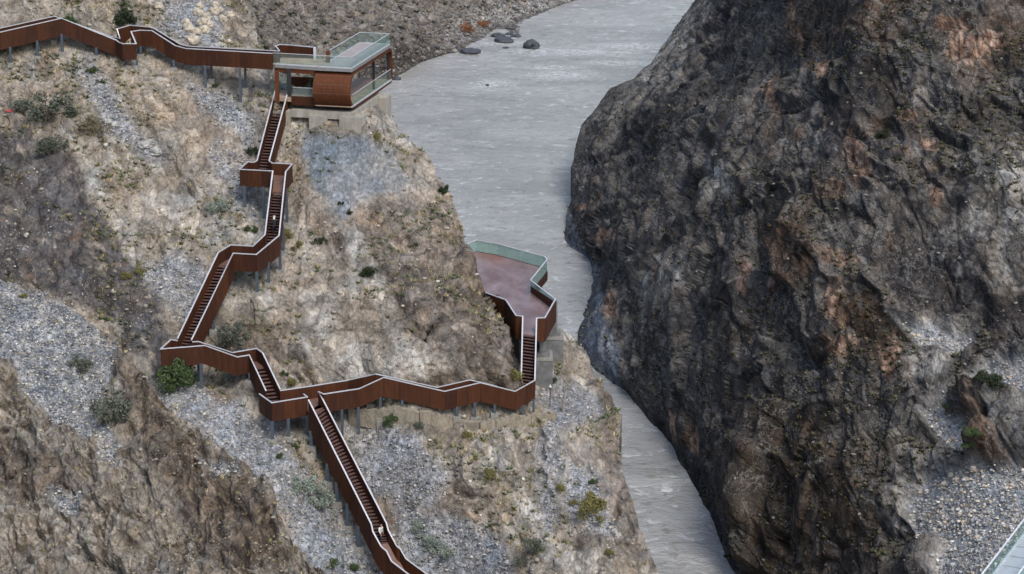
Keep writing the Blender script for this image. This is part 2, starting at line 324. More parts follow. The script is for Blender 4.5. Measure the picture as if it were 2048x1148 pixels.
back_pts = [(1100, 775, 229), (1125, 722, 234), (1120, 655, 240), (1165, 715, 238), (1200, 760, 232), (1232, 800, 227), (1238, 870, 221), (1240, 930, 216.5), (1262, 1000, 211), (1280, 1060, 208), (1320, 1148, 203), (1360, 1300, 193),
    (1068, 822, 221.5), (1050, 1000, 212.5), (1050, 1148, 206.5), (1150, 900, 216.5), (1000, 870, 218), (1150, 800, 226), (850, 900, 216.5), (1000, 1300, 199), (1030, 760, 227), (980, 640, 240)]
XRH = [(-120, 430), (-60, 470), (0, 490), (60, 512), (110, 527), (150, 545), (170, 620), (190, 765), (230, 800), (270, 825), (340, 870), (400, 902), (440, 914), (520, 945), (560, 960), (620, 985), (650, 1008), (661, 1112), (680, 1140), (700, 1158), (715, 1168), (760, 1202), (800, 1230), (840, 1240), (870, 1239), (930, 1243), (1000, 1262), (1060, 1280), (1148, 1318), (1330, 1375)]
SILH = [(560, 960), (620, 985), (650, 1003), (700, 1022), (745, 1037), (790, 1052), (830, 1075), (1330, 1120)]

ZONES = []
def sheet(name, rows, cols, px, py, D, zonefn, dispfn, skirt_side, rock=1., gfade=None, skirt_rad=.45, zbot=-4.):
    """px,py,D: 2D arrays (rows,cols). skirt_side: 'right','left','top'."""
    B = PD(px, py, D); n = np.cross(np.gradient(B, axis=1), np.gradient(B, axis=0)); n /= np.linalg.norm(n, axis=-1)[..., None] + 1e-9
    s = np.sign((n * (CAM - B)).sum(-1)); n *= s[..., None]
    wf = dispfn(B, px, py); V = B + n * wf[0][..., None]
    n2 = np.cross(np.gradient(V, axis=1), np.gradient(V, axis=0)); n2 /= np.linalg.norm(n2, axis=-1)[..., None] + 1e-9
    n2 *= np.sign((n2 * (CAM - V)).sum(-1))[..., None]
    alb, gra = zonefn(V, px, py, n2, wf)
    # skirt away from the camera and down to below the water
    e = {'right': V[:, -1], 'left': V[:, 0], 'top': V[0]}[skirt_side]; ea = {'right': alb[:, -1], 'left': alb[:, 0], 'top': alb[0]}[skirt_side]
    K = 70; rad = e - CAM; rad[:, 2] = 0; rad /= np.linalg.norm(rad, axis=1)[:, None]
    t = (np.linspace(0, 1, K + 1)[1:]) ** 1.3; S = []; H = np.maximum(e[:, 2] - zbot, .5)
    for tk in t:
        q = e + rad * (H * tk * skirt_rad)[:, None]; q[:, 2] = e[:, 2] - H * tk
        amp = np.minimum(1, H * tk / 4)[:, None]
        q = q + rad * amp * (2.2 * fbm(q / 9., 4, 77)[:, None] + 1.4 * facets(q / 4., 9)[0][:, None] + .6); S.append(q)
    S = np.array(S)  # K, n, 3
    SA = np.clip(.10 * np.array([1., .92, .82]) + .08 * fbm(S / 5., 4, 5)[..., None], .03, .5) * .5 + ea[None] * .5
    R, C = V.shape[:2]
    if skirt_side == 'right': V = np.concatenate([V, S.transpose(1, 0, 2)], 1); alb = np.concatenate([alb, SA.transpose(1, 0, 2)], 1); gra = np.concatenate([gra, np.zeros((R, K))], 1)
    elif skirt_side == 'left': V = np.concatenate([S.transpose(1, 0, 2)[:, ::-1], V], 1); alb = np.concatenate([SA.transpose(1, 0, 2)[:, ::-1], alb], 1); gra = np.concatenate([np.zeros((R, K)), gra], 1)
    else: V = np.concatenate([S[::-1], V], 0); alb = np.concatenate([SA[::-1], alb], 0); gra = np.concatenate([np.zeros((K, C)), gra], 0)
    R, C = V.shape[:2]; idx = np.arange(R * C).reshape(R, C)
    Fq = np.stack([idx[:-1, :-1], idx[1:, :-1], idx[1:, 1:], idx[:-1, 1:]], -1).reshape(-1, 4)
    o = fast_mesh(name, V.reshape(-1, 3), Fq, M['ground'], {'albedo': ('POINT', np.clip(alb, .01, .8).reshape(-1, 3)), 'gravel': ('POINT', gra.ravel())})
    tag(o, kind='structure'); o['_tmp'] = 0; del o['_tmp']
    q = slice(None, None, 3)
    Vc = V[q, q]; r, c = Vc.shape[:2]; ix = np.arange(r * c).reshape(r, c)
    fc = np.stack([ix[:-1, :-1], ix[1:, :-1], ix[1:, 1:], ix[:-1, 1:]], -1).reshape(-1, 4)
    BV.append(BVHTree.FromPolygons(Vc.reshape(-1, 3).tolist(), fc.tolist()))
    return V, n2, gra
BV = []; CUR = {}
def C3(*a): return np.array(a, float)
def lerp(a, b, t): return a + (b - a) * np.asarray(t)[..., None]
def strat(B, ax, sx, sl):
    """stretch coordinates so features run along direction ax"""
    ax = np.array(ax, float); ax /= np.linalg.norm(ax); al = B @ ax; perp = B - al[..., None] * ax
    return perp / sx + (al / sl)[..., None] * ax

DIPH = (.55, -.45, -.70)
# distance to walkways in photo space -> calmer ground there
def seg_d(px, py, lines):
    d = np.full(px.shape, 1e9)
    for L in lines:
        q = [proj(np.array(p) - [0, 0, 2.2]) for p in L]
        for a, b in zip(q[:-1], q[1:]):
            ex, ey = b[0] - a[0], b[1] - a[1]; t = np.clip(((px - a[0]) * ex + (py - a[1]) * ey) / (ex * ex + ey * ey + 1e-9), 0, 1)
            d = np.minimum(d, (px - a[0] - t * ex) ** 2 + (py - a[1] - t * ey) ** 2)
    return np.sqrt(d)
WL = [up_front, zzl, zzr1, lw_f, lgl]
PAVL = [W([(560, 200, 73), (700, 215, 72.5), (765, 180, 73)])]

def zmask(px, py, wx, wy, poly, soft=14): return sst(-soft, soft, polydist(px + wx, py + wy, poly))
G_H = [[(300, 745), (340, 755), (400, 780), (480, 815), (540, 860), (610, 930), (660, 1000), (720, 1090), (780, 1180), (860, 1320), (640, 1320), (560, 1000), (480, 950), (420, 890), (330, 820)],
    [(180, 120), (215, 165), (250, 220), (300, 285), (335, 318), (300, 312), (235, 265), (195, 200), (165, 150)], [(385, 165), (440, 185), (520, 230), (510, 300), (440, 250), (400, 210)],
    [(700, 850), (780, 860), (900, 930), (870, 1000), (740, 985)], [(790, 1000), (900, 1020), (1010, 1080), (1040, 1180), (820, 1160)], [(1085, 840), (1120, 845), (1115, 930), (1112, 1040), (1088, 1045), (1090, 930)],
    [(1130, 930), (1200, 960), (1220, 1060), (1140, 1050)], [(1085, 780), (1150, 770), (1190, 830), (1120, 850)], [(300, 560), (345, 520), (400, 520), (420, 590), (370, 640), (330, 600)], [(430, 300), (500, 330), (520, 440), (470, 400)], [(300, 0), (450, 0), (430, 90), (330, 60)]]
FAN = [(615, 262), (660, 262), (725, 268), (790, 305), (822, 365), (770, 395), (725, 400), (690, 425), (640, 385), (600, 330), (590, 290)]
PALE_H = [[(125, 265), (165, 290), (200, 350), (240, 420), (290, 500), (320, 590), (285, 560), (240, 480), (190, 400), (150, 330)], [(280, 390), (350, 380), (450, 430), (540, 470), (535, 490), (420, 490), (330, 440)],
    [(600, 590), (660, 620), (720, 680), (800, 760), (740, 760), (650, 690)], [(670, 430), (700, 440), (760, 540), (790, 620), (820, 700), (870, 760), (820, 750), (760, 640), (710, 540)],
    [(930, 860), (990, 900), (1060, 980), (1100, 1040), (1060, 1030), (980, 950)], [(770, 205), (820, 250), (840, 310), (800, 290), (760, 240)], [(1180, 760), (1150, 740), (1170, 830), (1200, 880)], [(1100, 1060), (1200, 1120), (1290, 1200), (1180, 1180), (1060, 1090)]]
DARK_H = [[(-260, 230), (60, 240), (120, 300), (170, 370), (230, 470), (300, 560), (335, 640), (330, 715), (295, 755), (230, 640), (140, 600), (60, 570), (-260, 560)]]
BRN_H = [[(760, 400), (880, 380), (1040, 600), (1050, 760), (950, 760), (830, 660), (700, 520), (600, 440), (620, 420)], [(430, 620), (560, 640), (620, 740), (540, 740), (440, 700)], [(720, 960), (860, 940), (1000, 1010), (900, 1040), (760, 1060)], [(1180, 780), (1260, 820), (1260, 1000), (1290, 1090), (1240, 1040), (1200, 930)]]
SAND_H = [[(200, 130), (330, 150), (470, 220), (470, 330), (380, 300), (290, 220)], [(575, 262), (610, 270), (610, 380), (580, 380)], [(540, 520), (620, 500), (640, 570), (560, 590)], [(800, 1030), (960, 1060), (960, 1110), (820, 1080)]]

def hill_disp(B, px, py):
    B = B * [1., .7, 1.]
    wd = seg_d(px, py, WL); pv = seg_d(px, py, PAVL); calm = .3 + .7 * sst(15, 90, np.minimum(wd, pv))
    gx = fbm(B / 5., 3, 50) * 26; gy = fbm(B / 5., 3, 60) * 26
    g = np.zeros(px.shape)
    for z in G_H: g = np.maximum(g, zmask(px, py, gx * 1.3, gy * 1.3, z, 24))
    fan = zmask(px, py, gx * 1.1, gy * 1.1, FAN, 16)
    sm = np.maximum(g * .75, fan * .93)
    pt = strat(B, DIPH, 4.5, 14.); wob = fbm(B / 3., 2, 8)[..., None] * .35
    r = ridged(pt + wob, 3, 1, .45); f, ed, cid = facets(strat(B, DIPH, 2.6, 5.0) + wob, 2); f2, ed2, cid2 = facets(strat(B, DIPH, .9, 1.5) + wob, 6)
    big = fbm(B / 22., 3, 3); rk = .35 + .65 * sst(-.15, .3, fbm(B / 9., 3, 14))
    for z in BRN_H[:1] + BRN_H[3:]: rk = np.maximum(rk, zmask(px, py, gx, gy, z, 25))
    for z in DARK_H: rk = rk * (1 - .6 * zmask(px, py, gx, gy, z, 20))
    d = 1.6 * big + (1 - sm) * (.9 * (r - .55) * (.5 + .5 * rk) + rk * (.85 * f + .22 * f2 - .12 * (1 - ed)) + .10 * f2) + .07 * fbm(B / .7, 3, 12) + .24 * fbm(B / 3., 3, 13)
    rel = d * calm - (1 - calm) * .55
    return rel, g, fan, gx, gy, r, f, ed, cid, cid2, ed2, f2
def hill_zone(V, px, py, n, w):
    V = V * [1., .7, 1.]
    rel, g, fan, gx, gy, r, f, ed, cid, cid2, ed2, f2 = w
    a = fbm(V / 7., 4, 100); b = fbm(V / 1.6, 5, 110, .65); c = fbm(V / .55, 3, 120, .7)
    soil = lerp(C3(.235, .205, .165), C3(.335, .305, .26), sst(-.35, .35, a + .4 * b)); rock = lerp(C3(.115, .095, .075), C3(.31, .272, .225), sst(-.35, .45, f * .6 + b * .9 + (r - .55)))
    steep = 1 - np.clip(n[..., 2], 0, 1)
    alb = lerp(soil, rock, sst(.34, .7, steep + .28 * a + .25 * b))
    fs_ = fbm(strat(V, DIPH, .9, 13.), 4, 160, .6) + .4 * fbm(strat(V, DIPH, 3., 30.), 3, 165); alb = alb * (1 + .55 * np.clip(fs_, -.45, .5))[..., None]
    for z in BRN_H:
        m = zmask(px, py, gx, gy, z, 25); k = sst(-.25, .25, b + .3 * a); alb = lerp(alb, lerp(C3(.085, .066, .052), C3(.24, .195, .155), k), m * .75)
    for z in SAND_H: alb = lerp(alb, lerp(C3(.30, .245, .19), C3(.38, .33, .27), sst(-.4, .4, b)), zmask(px, py, gx, gy, z, 22) * .75)
    for z in DARK_H:
        m = zmask(px, py, gx * 1.5, gy * 1.5, z, 18); k = sst(.26, .62, b + .5 * (r - .5) + .3 * c + .3 * a + .8 * fs_)
        alb = lerp(alb, lerp(lerp(C3(.066, .062, .064), C3(.115, .106, .10), sst(-.3, .3, c)), C3(.24, .21, .17), k), m * .97)
    for z in PALE_H:
        m = zmask(px, py, gx, gy, z, 9) * sst(-.3, .15, b + .4); alb = lerp(alb, lerp(C3(.31, .29, .25), C3(.47, .445, .395), sst(-.3, .3, b + .5 * c)), m * .75)
    # spotty dark lichen / clefts and white quartz flecks
    alb = alb * (1 - .45 * sst(.18, .42, fbm(V / 1.1, 4, 140, .7)))[..., None]
    alb = lerp(alb, C3(.50, .475, .43), sst(.32, .5, fbm(V / .9, 4, 150, .75)) * .5)
    alb = lerp(alb, C3(.30, .17, .09), sst(.30, .5, fbm(V / 3.5, 4, 155, .7)) * .35)
    alb *= (1 + .32 * GR[cid2 % 4096][..., 1] * (1 - g))[..., None]
    gc = lerp(C3(.19, .205, .22), C3(.36, .37, .385), sst(-.35, .4, b + .7 * c)); alb = lerp(alb, gc, g * (.55 + .45 * sst(-.25, .1, a + b + .25)))
    alb = lerp(alb, lerp(C3(.165, .190, .212), C3(.245, .262, .275), sst(-.3, .4, a + .6 * b)), fan)
    return alb, np.clip(np.maximum(g, fan * .8) + .35 * (1 - fan), 0, 1)

def grid_hill():
    py = np.arange(-120, 1325, 2.); xr = np.interp(py, [p[0] for p in XRH], [p[1] for p in XRH]); xl = -260.
    n = 770; t = np.linspace(0, 1, n); PX = xl + (xr[:, None] - xl) * t[None]; PY = np.repeat(py[:, None], n, 1)
    return PX, PY
PX, PY = grid_hill()
mh = tps_fit(hill_pts); mb = tps_fit(back_pts)
def coarse(m, PX, PY):
    gx = np.arange(-320, 2400, 12.); gy = np.arange(-200, 1400, 12.); G = tps_eval(m, *np.meshgrid(gx, gy))
    fx = np.clip((PX - gx[0]) / 12, 0, len(gx) - 2.001); fy = np.clip((PY - gy[0]) / 12, 0, len(gy) - 2.001); ix = fx.astype(int); iy = fy.astype(int); fx -= ix; fy -= iy
    return G[iy, ix] * (1 - fx) * (1 - fy) + G[iy, ix + 1] * fx * (1 - fy) + G[iy + 1, ix] * (1 - fx) * fy + G[iy + 1, ix + 1] * fx * fy
DH = coarse(mh, PX, PY); DB = coarse(mb, PX, PY)
sx = np.interp(PY, [p[0] for p in SILH], [p[1] for p in SILH]) + 6 * np.sin(PY / 17.) + 3 * np.sin(PY / 6.)
wb = sst(0, 9, PX - sx) * sst(560, 600, PY); 
D1 = DH * (1 - wb) + np.maximum(DB, 150) * wb
hillV, hillN, hillG = sheet('hillside', 0, 0, PX, PY, D1, hill_zone, hill_disp, 'right')
print('hill', time.time() - T0)

# foreground spur
spur_pts = [(-260, 430, 244), (0, 560, 231.5), (0, 700, 224), (0, 850, 217), (0, 1148, 205), (150, 625, 228.), (150, 800, 218.5), (290, 745, 222), (360, 830, 216), (420, 890, 211.5), (540, 968, 206), (570, 1050, 202), (610, 1110, 198.5), (650, 1160, 196), (300, 900, 212), (300, 1148, 201), (450, 1050, 203), (450, 1300, 192), (0, 1300, 199), (-250, 900, 216), (-250, 1300, 201), (200, 950, 210.5), (760, 1300, 187)]
YT = [(-260, 430), (0, 562), (60, 580), (150, 622), (230, 690), (290, 750), (300, 790), (340, 822), (385, 850), (420, 888), (470, 930), (530, 960), (552, 990), (562, 1040), (590, 1095), (640, 1145), (700, 1210), (800, 1310)]
SPG = [[(-260, 440), (0, 560), (110, 600), (190, 650), (235, 700), (225, 760), (205, 820), (200, 850), (240, 900), (200, 890), (110, 845), (60, 800), (20, 730), (-260, 640)], [(180, 870), (225, 900), (245, 950), (215, 935)], [(400, 920), (470, 940), (480, 960), (430, 950)], [(100, 1000), (170, 1000), (160, 1040), (110, 1030)]]
BR_S = [[(225, 700), (285, 745), (300, 790), (330, 830), (400, 890), (540, 980), (560, 1060), (600, 1140), (440, 1160), (360, 1050), (320, 960), (270, 900), (300, 860), (240, 760)], [(-260, 860), (40, 880), (140, 950), (170, 1010), (90, 1000), (-260, 960)]]
def spur_disp(B, px, py):
    B = B * [1., .7, 1.]
    gx = fbm(B / 4., 3, 51) * 26; gy = fbm(B / 4., 3, 61) * 26; g = np.zeros(px.shape)
    for z in SPG: g = np.maximum(g, zmask(px, py, gx, gy, z, 10))
    wob = fbm(B / 3., 2, 8)[..., None] * .4; pt = strat(B, (.35, -.25, -.9), 3.2, 11.)
    r = ridged(pt + wob, 3, 41, .45); f, ed, cid = facets(strat(B, (.35, -.25, -.9), 2.2, 5.) + wob, 42, 1.5, .8); f2, ed2, cid2 = facets(strat(B, (.35, -.25, -.9), .7, 1.2) + wob, 46)
    e = sst(0, 60, py - np.interp(px, [p[0] for p in YT], [p[1] for p in YT]))
    d = (.3 + .7 * e) * 1.2 * fbm(B / 14., 3, 33) + (1 - .85 * g) * (1.3 * (r - .55) + .75 * f + .24 * f2 - .1 * (1 - ed) + .55 * (ridged(strat(B, (.35, -.25, -.9), 1.1, 4.5) + wob, 3, 47, .5) - .5)) + .07 * fbm(B / .6, 3, 12)
    return d, g, g * 0, gx, gy, r, f, ed, cid, cid2, ed2, f2
def spur_zone(V, px, py, n, w):
    V = V * [1., .7, 1.]
    rel, g, fan, gx, gy, r, f, ed, cid, cid2, ed2, f2 = w
    a = fbm(V / 6., 4, 200); b = fbm(V / 1.5, 5, 210, .65); c = fbm(V / .5, 3, 120, .7); vb = fbm(strat(V, (.35, -.25, -.9), .9, 4.), 4, 215, .6)
    soil = lerp(C3(.215, .192, .158), C3(.31, .282, .24), sst(-.35, .35, a + .4 * b)); rock = lerp(C3(.070, .057, .045), C3(.19, .162, .130), sst(-.4, .5, f * .5 + b * .7 + vb))
    alb = lerp(soil, rock, sst(.25, .62, 1 - n[..., 2] + .3 * a + .2 * b))
    for z in BR_S: alb = lerp(alb, lerp(C3(.052, .040, .032), C3(.175, .138, .105), sst(-.25, .4, vb + .4 * b)), zmask(px, py, gx, gy, z, 22) * .85)
    alb = alb * (1 - .4 * sst(.15, .4, fbm(V / 1.0, 4, 140, .7)))[..., None]; alb = lerp(alb, C3(.50, .47, .42), sst(.34, .52, fbm(V / .8, 4, 150, .75)) * .5)
    alb = lerp(alb, C3(.24, .14, .08), sst(.32, .55, fbm(V / 2.5, 4, 255, .7)) * .3)
    alb *= (1 + .3 * GR[cid2 % 4096][..., 1] * (1 - g))[..., None]
    gc = lerp(C3(.15, .165, .185), C3(.38, .385, .385), sst(-.3, .35, b + .8 * c)); alb = lerp(alb, gc, g * .93)
    return alb, np.clip(g + .25, 0, 1)
sxp = np.arange(-260, 801, 2.); yt = np.interp(sxp, [p[0] for p in YT], [p[1] for p in YT]); nr = 420; tt = np.linspace(0, 1, nr)
SPX = np.repeat(sxp[None], nr, 0); SPY = yt[None] + (1325 - yt[None]) * tt[:, None]
spV, spN, spG = sheet('foreground_spur', 0, 0, SPX, SPY, coarse(tps_fit(spur_pts), SPX, SPY), spur_zone, spur_disp, 'top', zbot=10.)

# right cliff
XLC = [(-100, 1440), (-40, 1412), (0, 1392), (60, 1352), (90, 1330), (130, 1302), (160, 1268), (178, 1225), (215, 1195), (250, 1166), (290, 1152), (340, 1146), (400, 1144), (430, 1134), (480, 1127), (500, 1140), (525, 1180), (560, 1181), (600, 1178), (630, 1160), (660, 1150), (690, 1152), (718, 1166), (760, 1214), (785, 1252), (830, 1290), (870, 1322), (920, 1358), (1000, 1400), (1060, 1430), (1148, 1464), (1325, 1545)]
cz = [(1144, 400, 3), (1146, 340, 6.5), (1152, 290, 9.5), (1195, 215, 13), (1265, 160, 15), (1330, 90, 16), (1392, 0, 19), (1430, -80, 22)] + [(x, y, -.5) for y, x in XLC if y >= 480]
cliff_pts = [(x, y, float(D_at_z(x, y, z))) for x, y, z in cz] + [(1400, 500, 388), (1300, 620, 402), (1250, 500, 440), (1400, 250, 440), (1300, 300, 475), (1250, 320, 490), (1500, 50, 490), (1600, 50, 430), (1600, 500, 352), (1700, 300, 365), (1850, 150, 372), (2048, 0, 385), (2048, 300, 345), (1800, 500, 335), (2048, 500, 325), (1700, 700, 325), (1550, 750, 340), (1700, 1148, 297), (1580, 1148, 312), (1550, 900, 331), (1500, 1040, 330), (1620, 1020, 312), (2048, 700, 308), (1900, 700, 314), (1950, 800, 302), (1900, 1000, 284), (2048, 1000, 270), (2048, 1148, 255), (1850, 1148, 276), (2048, 770, 298), (2300, 500, 305), (2300, 1148, 240), (2300, 1300, 222), (1700, 1300, 280), (1900, 1300, 252), (2300, 0, 370), (2048, -100, 400), (1600, -100, 450), (1500, 500, 368), (1500, 150, 455)]
GR_C = [[(2330, 900), (2048, 925), (1960, 945), (1880, 960), (1840, 990), (1850, 1040), (1900, 1100), (1890, 1148), (1900, 1330), (2330, 1330)], [(1850, 840), (1900, 795), (1950, 760), (1985, 738), (2330, 730), (2330, 830), (2040, 810), (1930, 800), (1945, 850), (1985, 880), (1960, 930), (1900, 900), (1870, 868)], [(1820, 1000), (1860, 960), (1900, 950), (1880, 1100), (1840, 1120)], [(1800, 655), (1880, 660), (1960, 690), (1930, 720), (1840, 700)]]
PL_C = [[(1850, 465), (1950, 440), (2100, 400), (2100, 560), (2010, 600), (2000, 540), (1930, 490)], [(1830, 640), (1900, 640), (1960, 650), (1960, 700), (1930, 760), (1880, 800), (1830, 790), (1840, 690)], [(1950, 330), (2100, 300), (2100, 420), (1960, 440)], [(1230, 220), (1320, 90), (1400, 0), (1440, 20), (1380, 130), (1290, 230), (1220, 290)], [(1790, 900), (1870, 880), (1960, 960), (1850, 1060), (1800, 1120), (1770, 1000)], [(1420, 330), (1500, 340), (1450, 410), (1400, 400)], [(1290, 520), (1340, 500), (1400, 560), (1300, 640)]]
BRN_C = [[(1500, 950), (1560, 840), (1640, 820), (1760, 900), (1790, 1148), (1800, 1330), (1560, 1330), (1520, 1100)], [(1880, 60), (2010, 30), (2040, 130), (1960, 200), (1890, 150)], [(1570, 500), (1640, 480), (1660, 530), (1600, 590)], [(1720, 640), (1790, 680), (1840, 790), (1790, 780), (1730, 720)], [(1590, 0), (1700, 0), (1680, 90), (1620, 100)], [(1750, 130), (1840, 240), (1880, 300), (1790, 290)], [(1900, 780), (1960, 780), (2040, 800), (2060, 930), (1980, 940), (1930, 860)]]
SLATE_C = [[(1120, 420), (1150, 440), (1200, 540), (1220, 640), (1260, 740), (1250, 800), (1180, 730), (1140, 690), (1150, 620), (1180, 600), (1120, 500)]]
DS_C = [[(1765, 530), (1840, 478), (1930, 500), (1992, 540), (1985, 615), (1880, 645), (1790, 610)], [(1965, 650), (2100, 560), (2100, 735), (1975, 728)], [(1462, 905), (1492, 850), (1505, 1000), (1485, 1085), (1455, 1045)], [(1760, 700), (1800, 690), (1835, 780), (1810, 830)], [(1450, 0), (1500, 0), (1490, 220), (1440, 300), (1455, 120)], [(1660, 250), (1720, 130), (1730, 330), (1690, 330)], [(1480, 380), (1560, 330), (1560, 480), (1500, 490)], [(1300, 250), (1380, 200), (1400, 280), (1330, 330)]]
ORG = [(1720, 330, 22, 55), (1690, 400, 18, 28), (1690, 530, 34, 22), (1690, 620, 24, 40), (1610, 520, 26, 36), (1790, 730, 20, 50), (1700, 700, 30, 25), (1900, 75, 30, 22), (1560, 200, 12, 60), (1600, 60, 14, 50), (1550, 590, 14, 30), (1320, 540, 10, 40), (1225, 480, 25, 14), (1180, 420, 22, 10), (1820, 250, 20, 15), (1870, 300, 22, 14), (1880, 400, 14, 22), (1660, 150, 10, 25), (1400, 880, 10, 35), (1370, 860, 9, 30), (1930, 120, 40, 30), (1240, 620, 12, 40), (1500, 560, 10, 40), (1980, 90, 26, 20), (1960, 850, 22, 40)]
OUTC = [([(1895, 835), (1905, 795), (1940, 775), (2010, 782), (2035, 800), (2020, 840), (1985, 862), (1930, 850)], 1.3, (.030, .025, .022), (.125, .10, .078)), ([(1955, 935), (1950, 890), (1965, 850), (1990, 865), (2015, 900), (2030, 935), (2000, 945)], 1.3, (.045, .03, .022), (.17, .115, .08)), ([(2000, 850), (2030, 815), (2330, 800), (2330, 915), (2040, 930), (2010, 890)], .8, (.09, .088, .082), (.24, .23, .21)), ([(1560, 500), (1600, 478), (1650, 490), (1662, 530), (1610, 590), (1575, 570)], 1.6, (.035, .025, .02), (.13, .08, .05)), ([(1500, 950), (1560, 800), (1600, 820), (1560, 950), (1530, 1148), (1500, 1148)], 2.0, (.03, .027, .024), (.09, .075, .06))]
def cliff_disp(B, px, py):
    B = B * [1., .45, 1.]
    wob = fbm(B / 8., 3, 8)[..., None] * .5; AX = (.25, -.25, -.93)
    gx = fbm(B / 9., 4, 52) * 34; gy = fbm(B / 9., 4, 62) * 34; g = np.zeros(px.shape)
    for z in GR_C: g = np.maximum(g, zmask(px, py, gx * .5, gy * .5, z, 10))
    sc = sst(1120, 1900, px)   # nearer part has finer scale
    r = ridged(strat(B, AX, 12., 30.) + wob, 2, 71, .4); r2 = ridged(strat(B, (.5, -.2, -.8), 4.2, 11.) + wob, 2, 73, .4)
    f, ed, cid = facets(strat(B, AX, 4.6, 9.) + wob, 72, 1.6, .75); f2, ed2, cid2 = facets(strat(B, (.5, -.2, -.8), 1.5, 2.8) + wob, 76, 1.6, .75); f3, _, cid3 = facets(strat(B, (.6, -.3, -.7), 10, 20.) + wob, 79, 1.6, .75)
    xl = np.interp(py, [p[0] for p in XLC], [p[1] for p in XLC]); e = .22 + .78 * sst(0, 75, px - xl)
    d = e * (1 - .9 * g) * (2.3 * (r - .55) + .45 * (r2 - .55) + 1.5 * f3 + .8 * f + .16 * f2 - .25 * (1 - ed) + .12 * fbm(B / 1.6, 3, 22) - .2) + g * (.8 * fbm(B / 15., 3, 90) + .15 * fbm(B / .8, 3, 12))
    for po, hh, c0, c1 in OUTC: m = zmask(px, py, gx * .25, gy * .25, po, 7); d = d + hh * m * (1 + .35 * f + .3 * r2); g = g * (1 - m)
    return d, g, g * 0, gx, gy, r, f, ed, cid, cid2, ed2, r2, f3
def cliff_zone(V, px, py, n, w):
    V = V * [1., .45, 1.]
    rel, g, fan, gx, gy, r, f, ed, cid, cid2, ed2, r2, f3 = w
    a = fbm(V / 14., 4, 300); b = fbm(V / 3.2, 5, 310, .65); c = fbm(V / .9, 4, 320, .7); vs = fbm(strat(V, (.1, -.1, -1), .8, 7.), 4, 330, .6)
    alb = lerp(C3(.026, .026, .028), C3(.074, .069, .064), sst(-.3, .45, a * .5 + b * .6 + vs * .5))
    alb = lerp(alb, C3(.125, .075, .045), sst(.08, .4, fbm(V / 9., 5, 340, .6)) * sst(1350, 1650, px + gx * 3) * .7)
    nz = np.clip(n[..., 2], 0, 1)
    led = sst(.62, .98, nz + .4 * b + .25 * c); alb = lerp(alb, lerp(C3(.085, .076, .063), C3(.19, .172, .148), sst(-.3, .3, c)), led * .65)
    for z in SLATE_C: alb = lerp(alb, lerp(C3(.11, .13, .16), C3(.27, .30, .34), sst(-.2, .5, b + c)), zmask(px, py, gx * .35, gy * .35, z, 9) * .9)
    for z in DS_C: alb = lerp(alb, lerp(C3(.024, .023, .025), C3(.058, .051, .046), sst(-.3, .4, vs + b)), zmask(px, py, gx * .7, gy * .7, z, 14) * .92)
    for z in BRN_C: alb = lerp(alb, lerp(C3(.026, .021, .017), C3(.100, .070, .047), sst(-.2, .5, vs + .5 * b)), zmask(px, py, gx, gy, z, 22) * .8)
    for z in PL_C: alb = lerp(alb, lerp(C3(.085, .08, .073), C3(.36, .34, .30), sst(-.2, .3, b + .6 * c)), zmask(px, py, gx * 1.2, gy * 1.2, z, 24) * .8)
    for (ox, oy, rx, ry) in ORG:
        q = 1 - np.sqrt(((px + gx * .6 - ox) / rx) ** 2 + ((py + gy * .6 - oy) / ry) ** 2); m = sst(-.25, .35, q + .5 * vs); alb = lerp(alb, lerp(C3(.095, .048, .028), C3(.36, .25, .18), sst(-.1, .45, vs + .5 * c + .1)), m * .8)
    # pale mineral veins: thin ridged lines
    vein = sst(.90, .985, 1 - np.abs(perlin(V / 4.5 + fbm(V / 3., 3, 9)[..., None] * .8, 350)) * 2) * sst(-.05, .25, fbm(V / 10., 3, 355)); alb = lerp(alb, C3(.24, .232, .215), vein * .55)
    vein = sst(.88, .97, 1 - np.abs(perlin(strat(V, (.3, -.3, -.8), 2.2, 6.) + c[..., None] * .25, 360)) * 2) * sst(.0, .25, fbm(V / 7., 3, 365)); alb = lerp(alb, C3(.27, .26, .235), vein * .5)
    alb = lerp(alb, C3(.22, .21, .195), sst(.26, .46, fbm(V / 1.0, 4, 370, .8)) * sst(-.1, .2, a + .1) * .6)
    alb *= (1 + .2 * GR[cid2 % 4096][..., 1] * (1 - g))[..., None] * (1 + .35 * GR[cid % 4096][..., 2] * (1 - g))[..., None]
    gc = lerp(C3(.27, .28, .285), C3(.46, .465, .455), sst(-.3, .35, b + .8 * c)); alb = lerp(alb, gc, g * .95)
    for po, hh, c0, c1 in OUTC: m = zmask(px, py, gx * .25, gy * .25, po, 7); alb = lerp(alb, lerp(C3(*c0), C3(*c1), sst(-.25, .4, vs + .5 * b)), m * .85)
    # wet dark band right above the river
    alb = alb * (1 - .45 * sst(2.2, .6, V[..., 2] + b))[..., None]
    return alb, np.clip(g + .12, 0, 1)
cy = np.arange(-100, 1325, 2.); xl = np.interp(cy, [p[0] for p in XLC], [p[1] for p in XLC]); n = 520; t = np.linspace(0, 1, n)
CPX = xl[:, None] + (2300 - xl[:, None]) * t[None]; CPY = np.repeat(cy[:, None], n, 1)
clV, clN, clG = sheet('river_cliff', 0, 0, CPX, CPY, coarse(tps_fit(cliff_pts), CPX, CPY), cliff_zone, cliff_disp, 'left', zbot=-5.)
print('cliff', time.time() - T0)

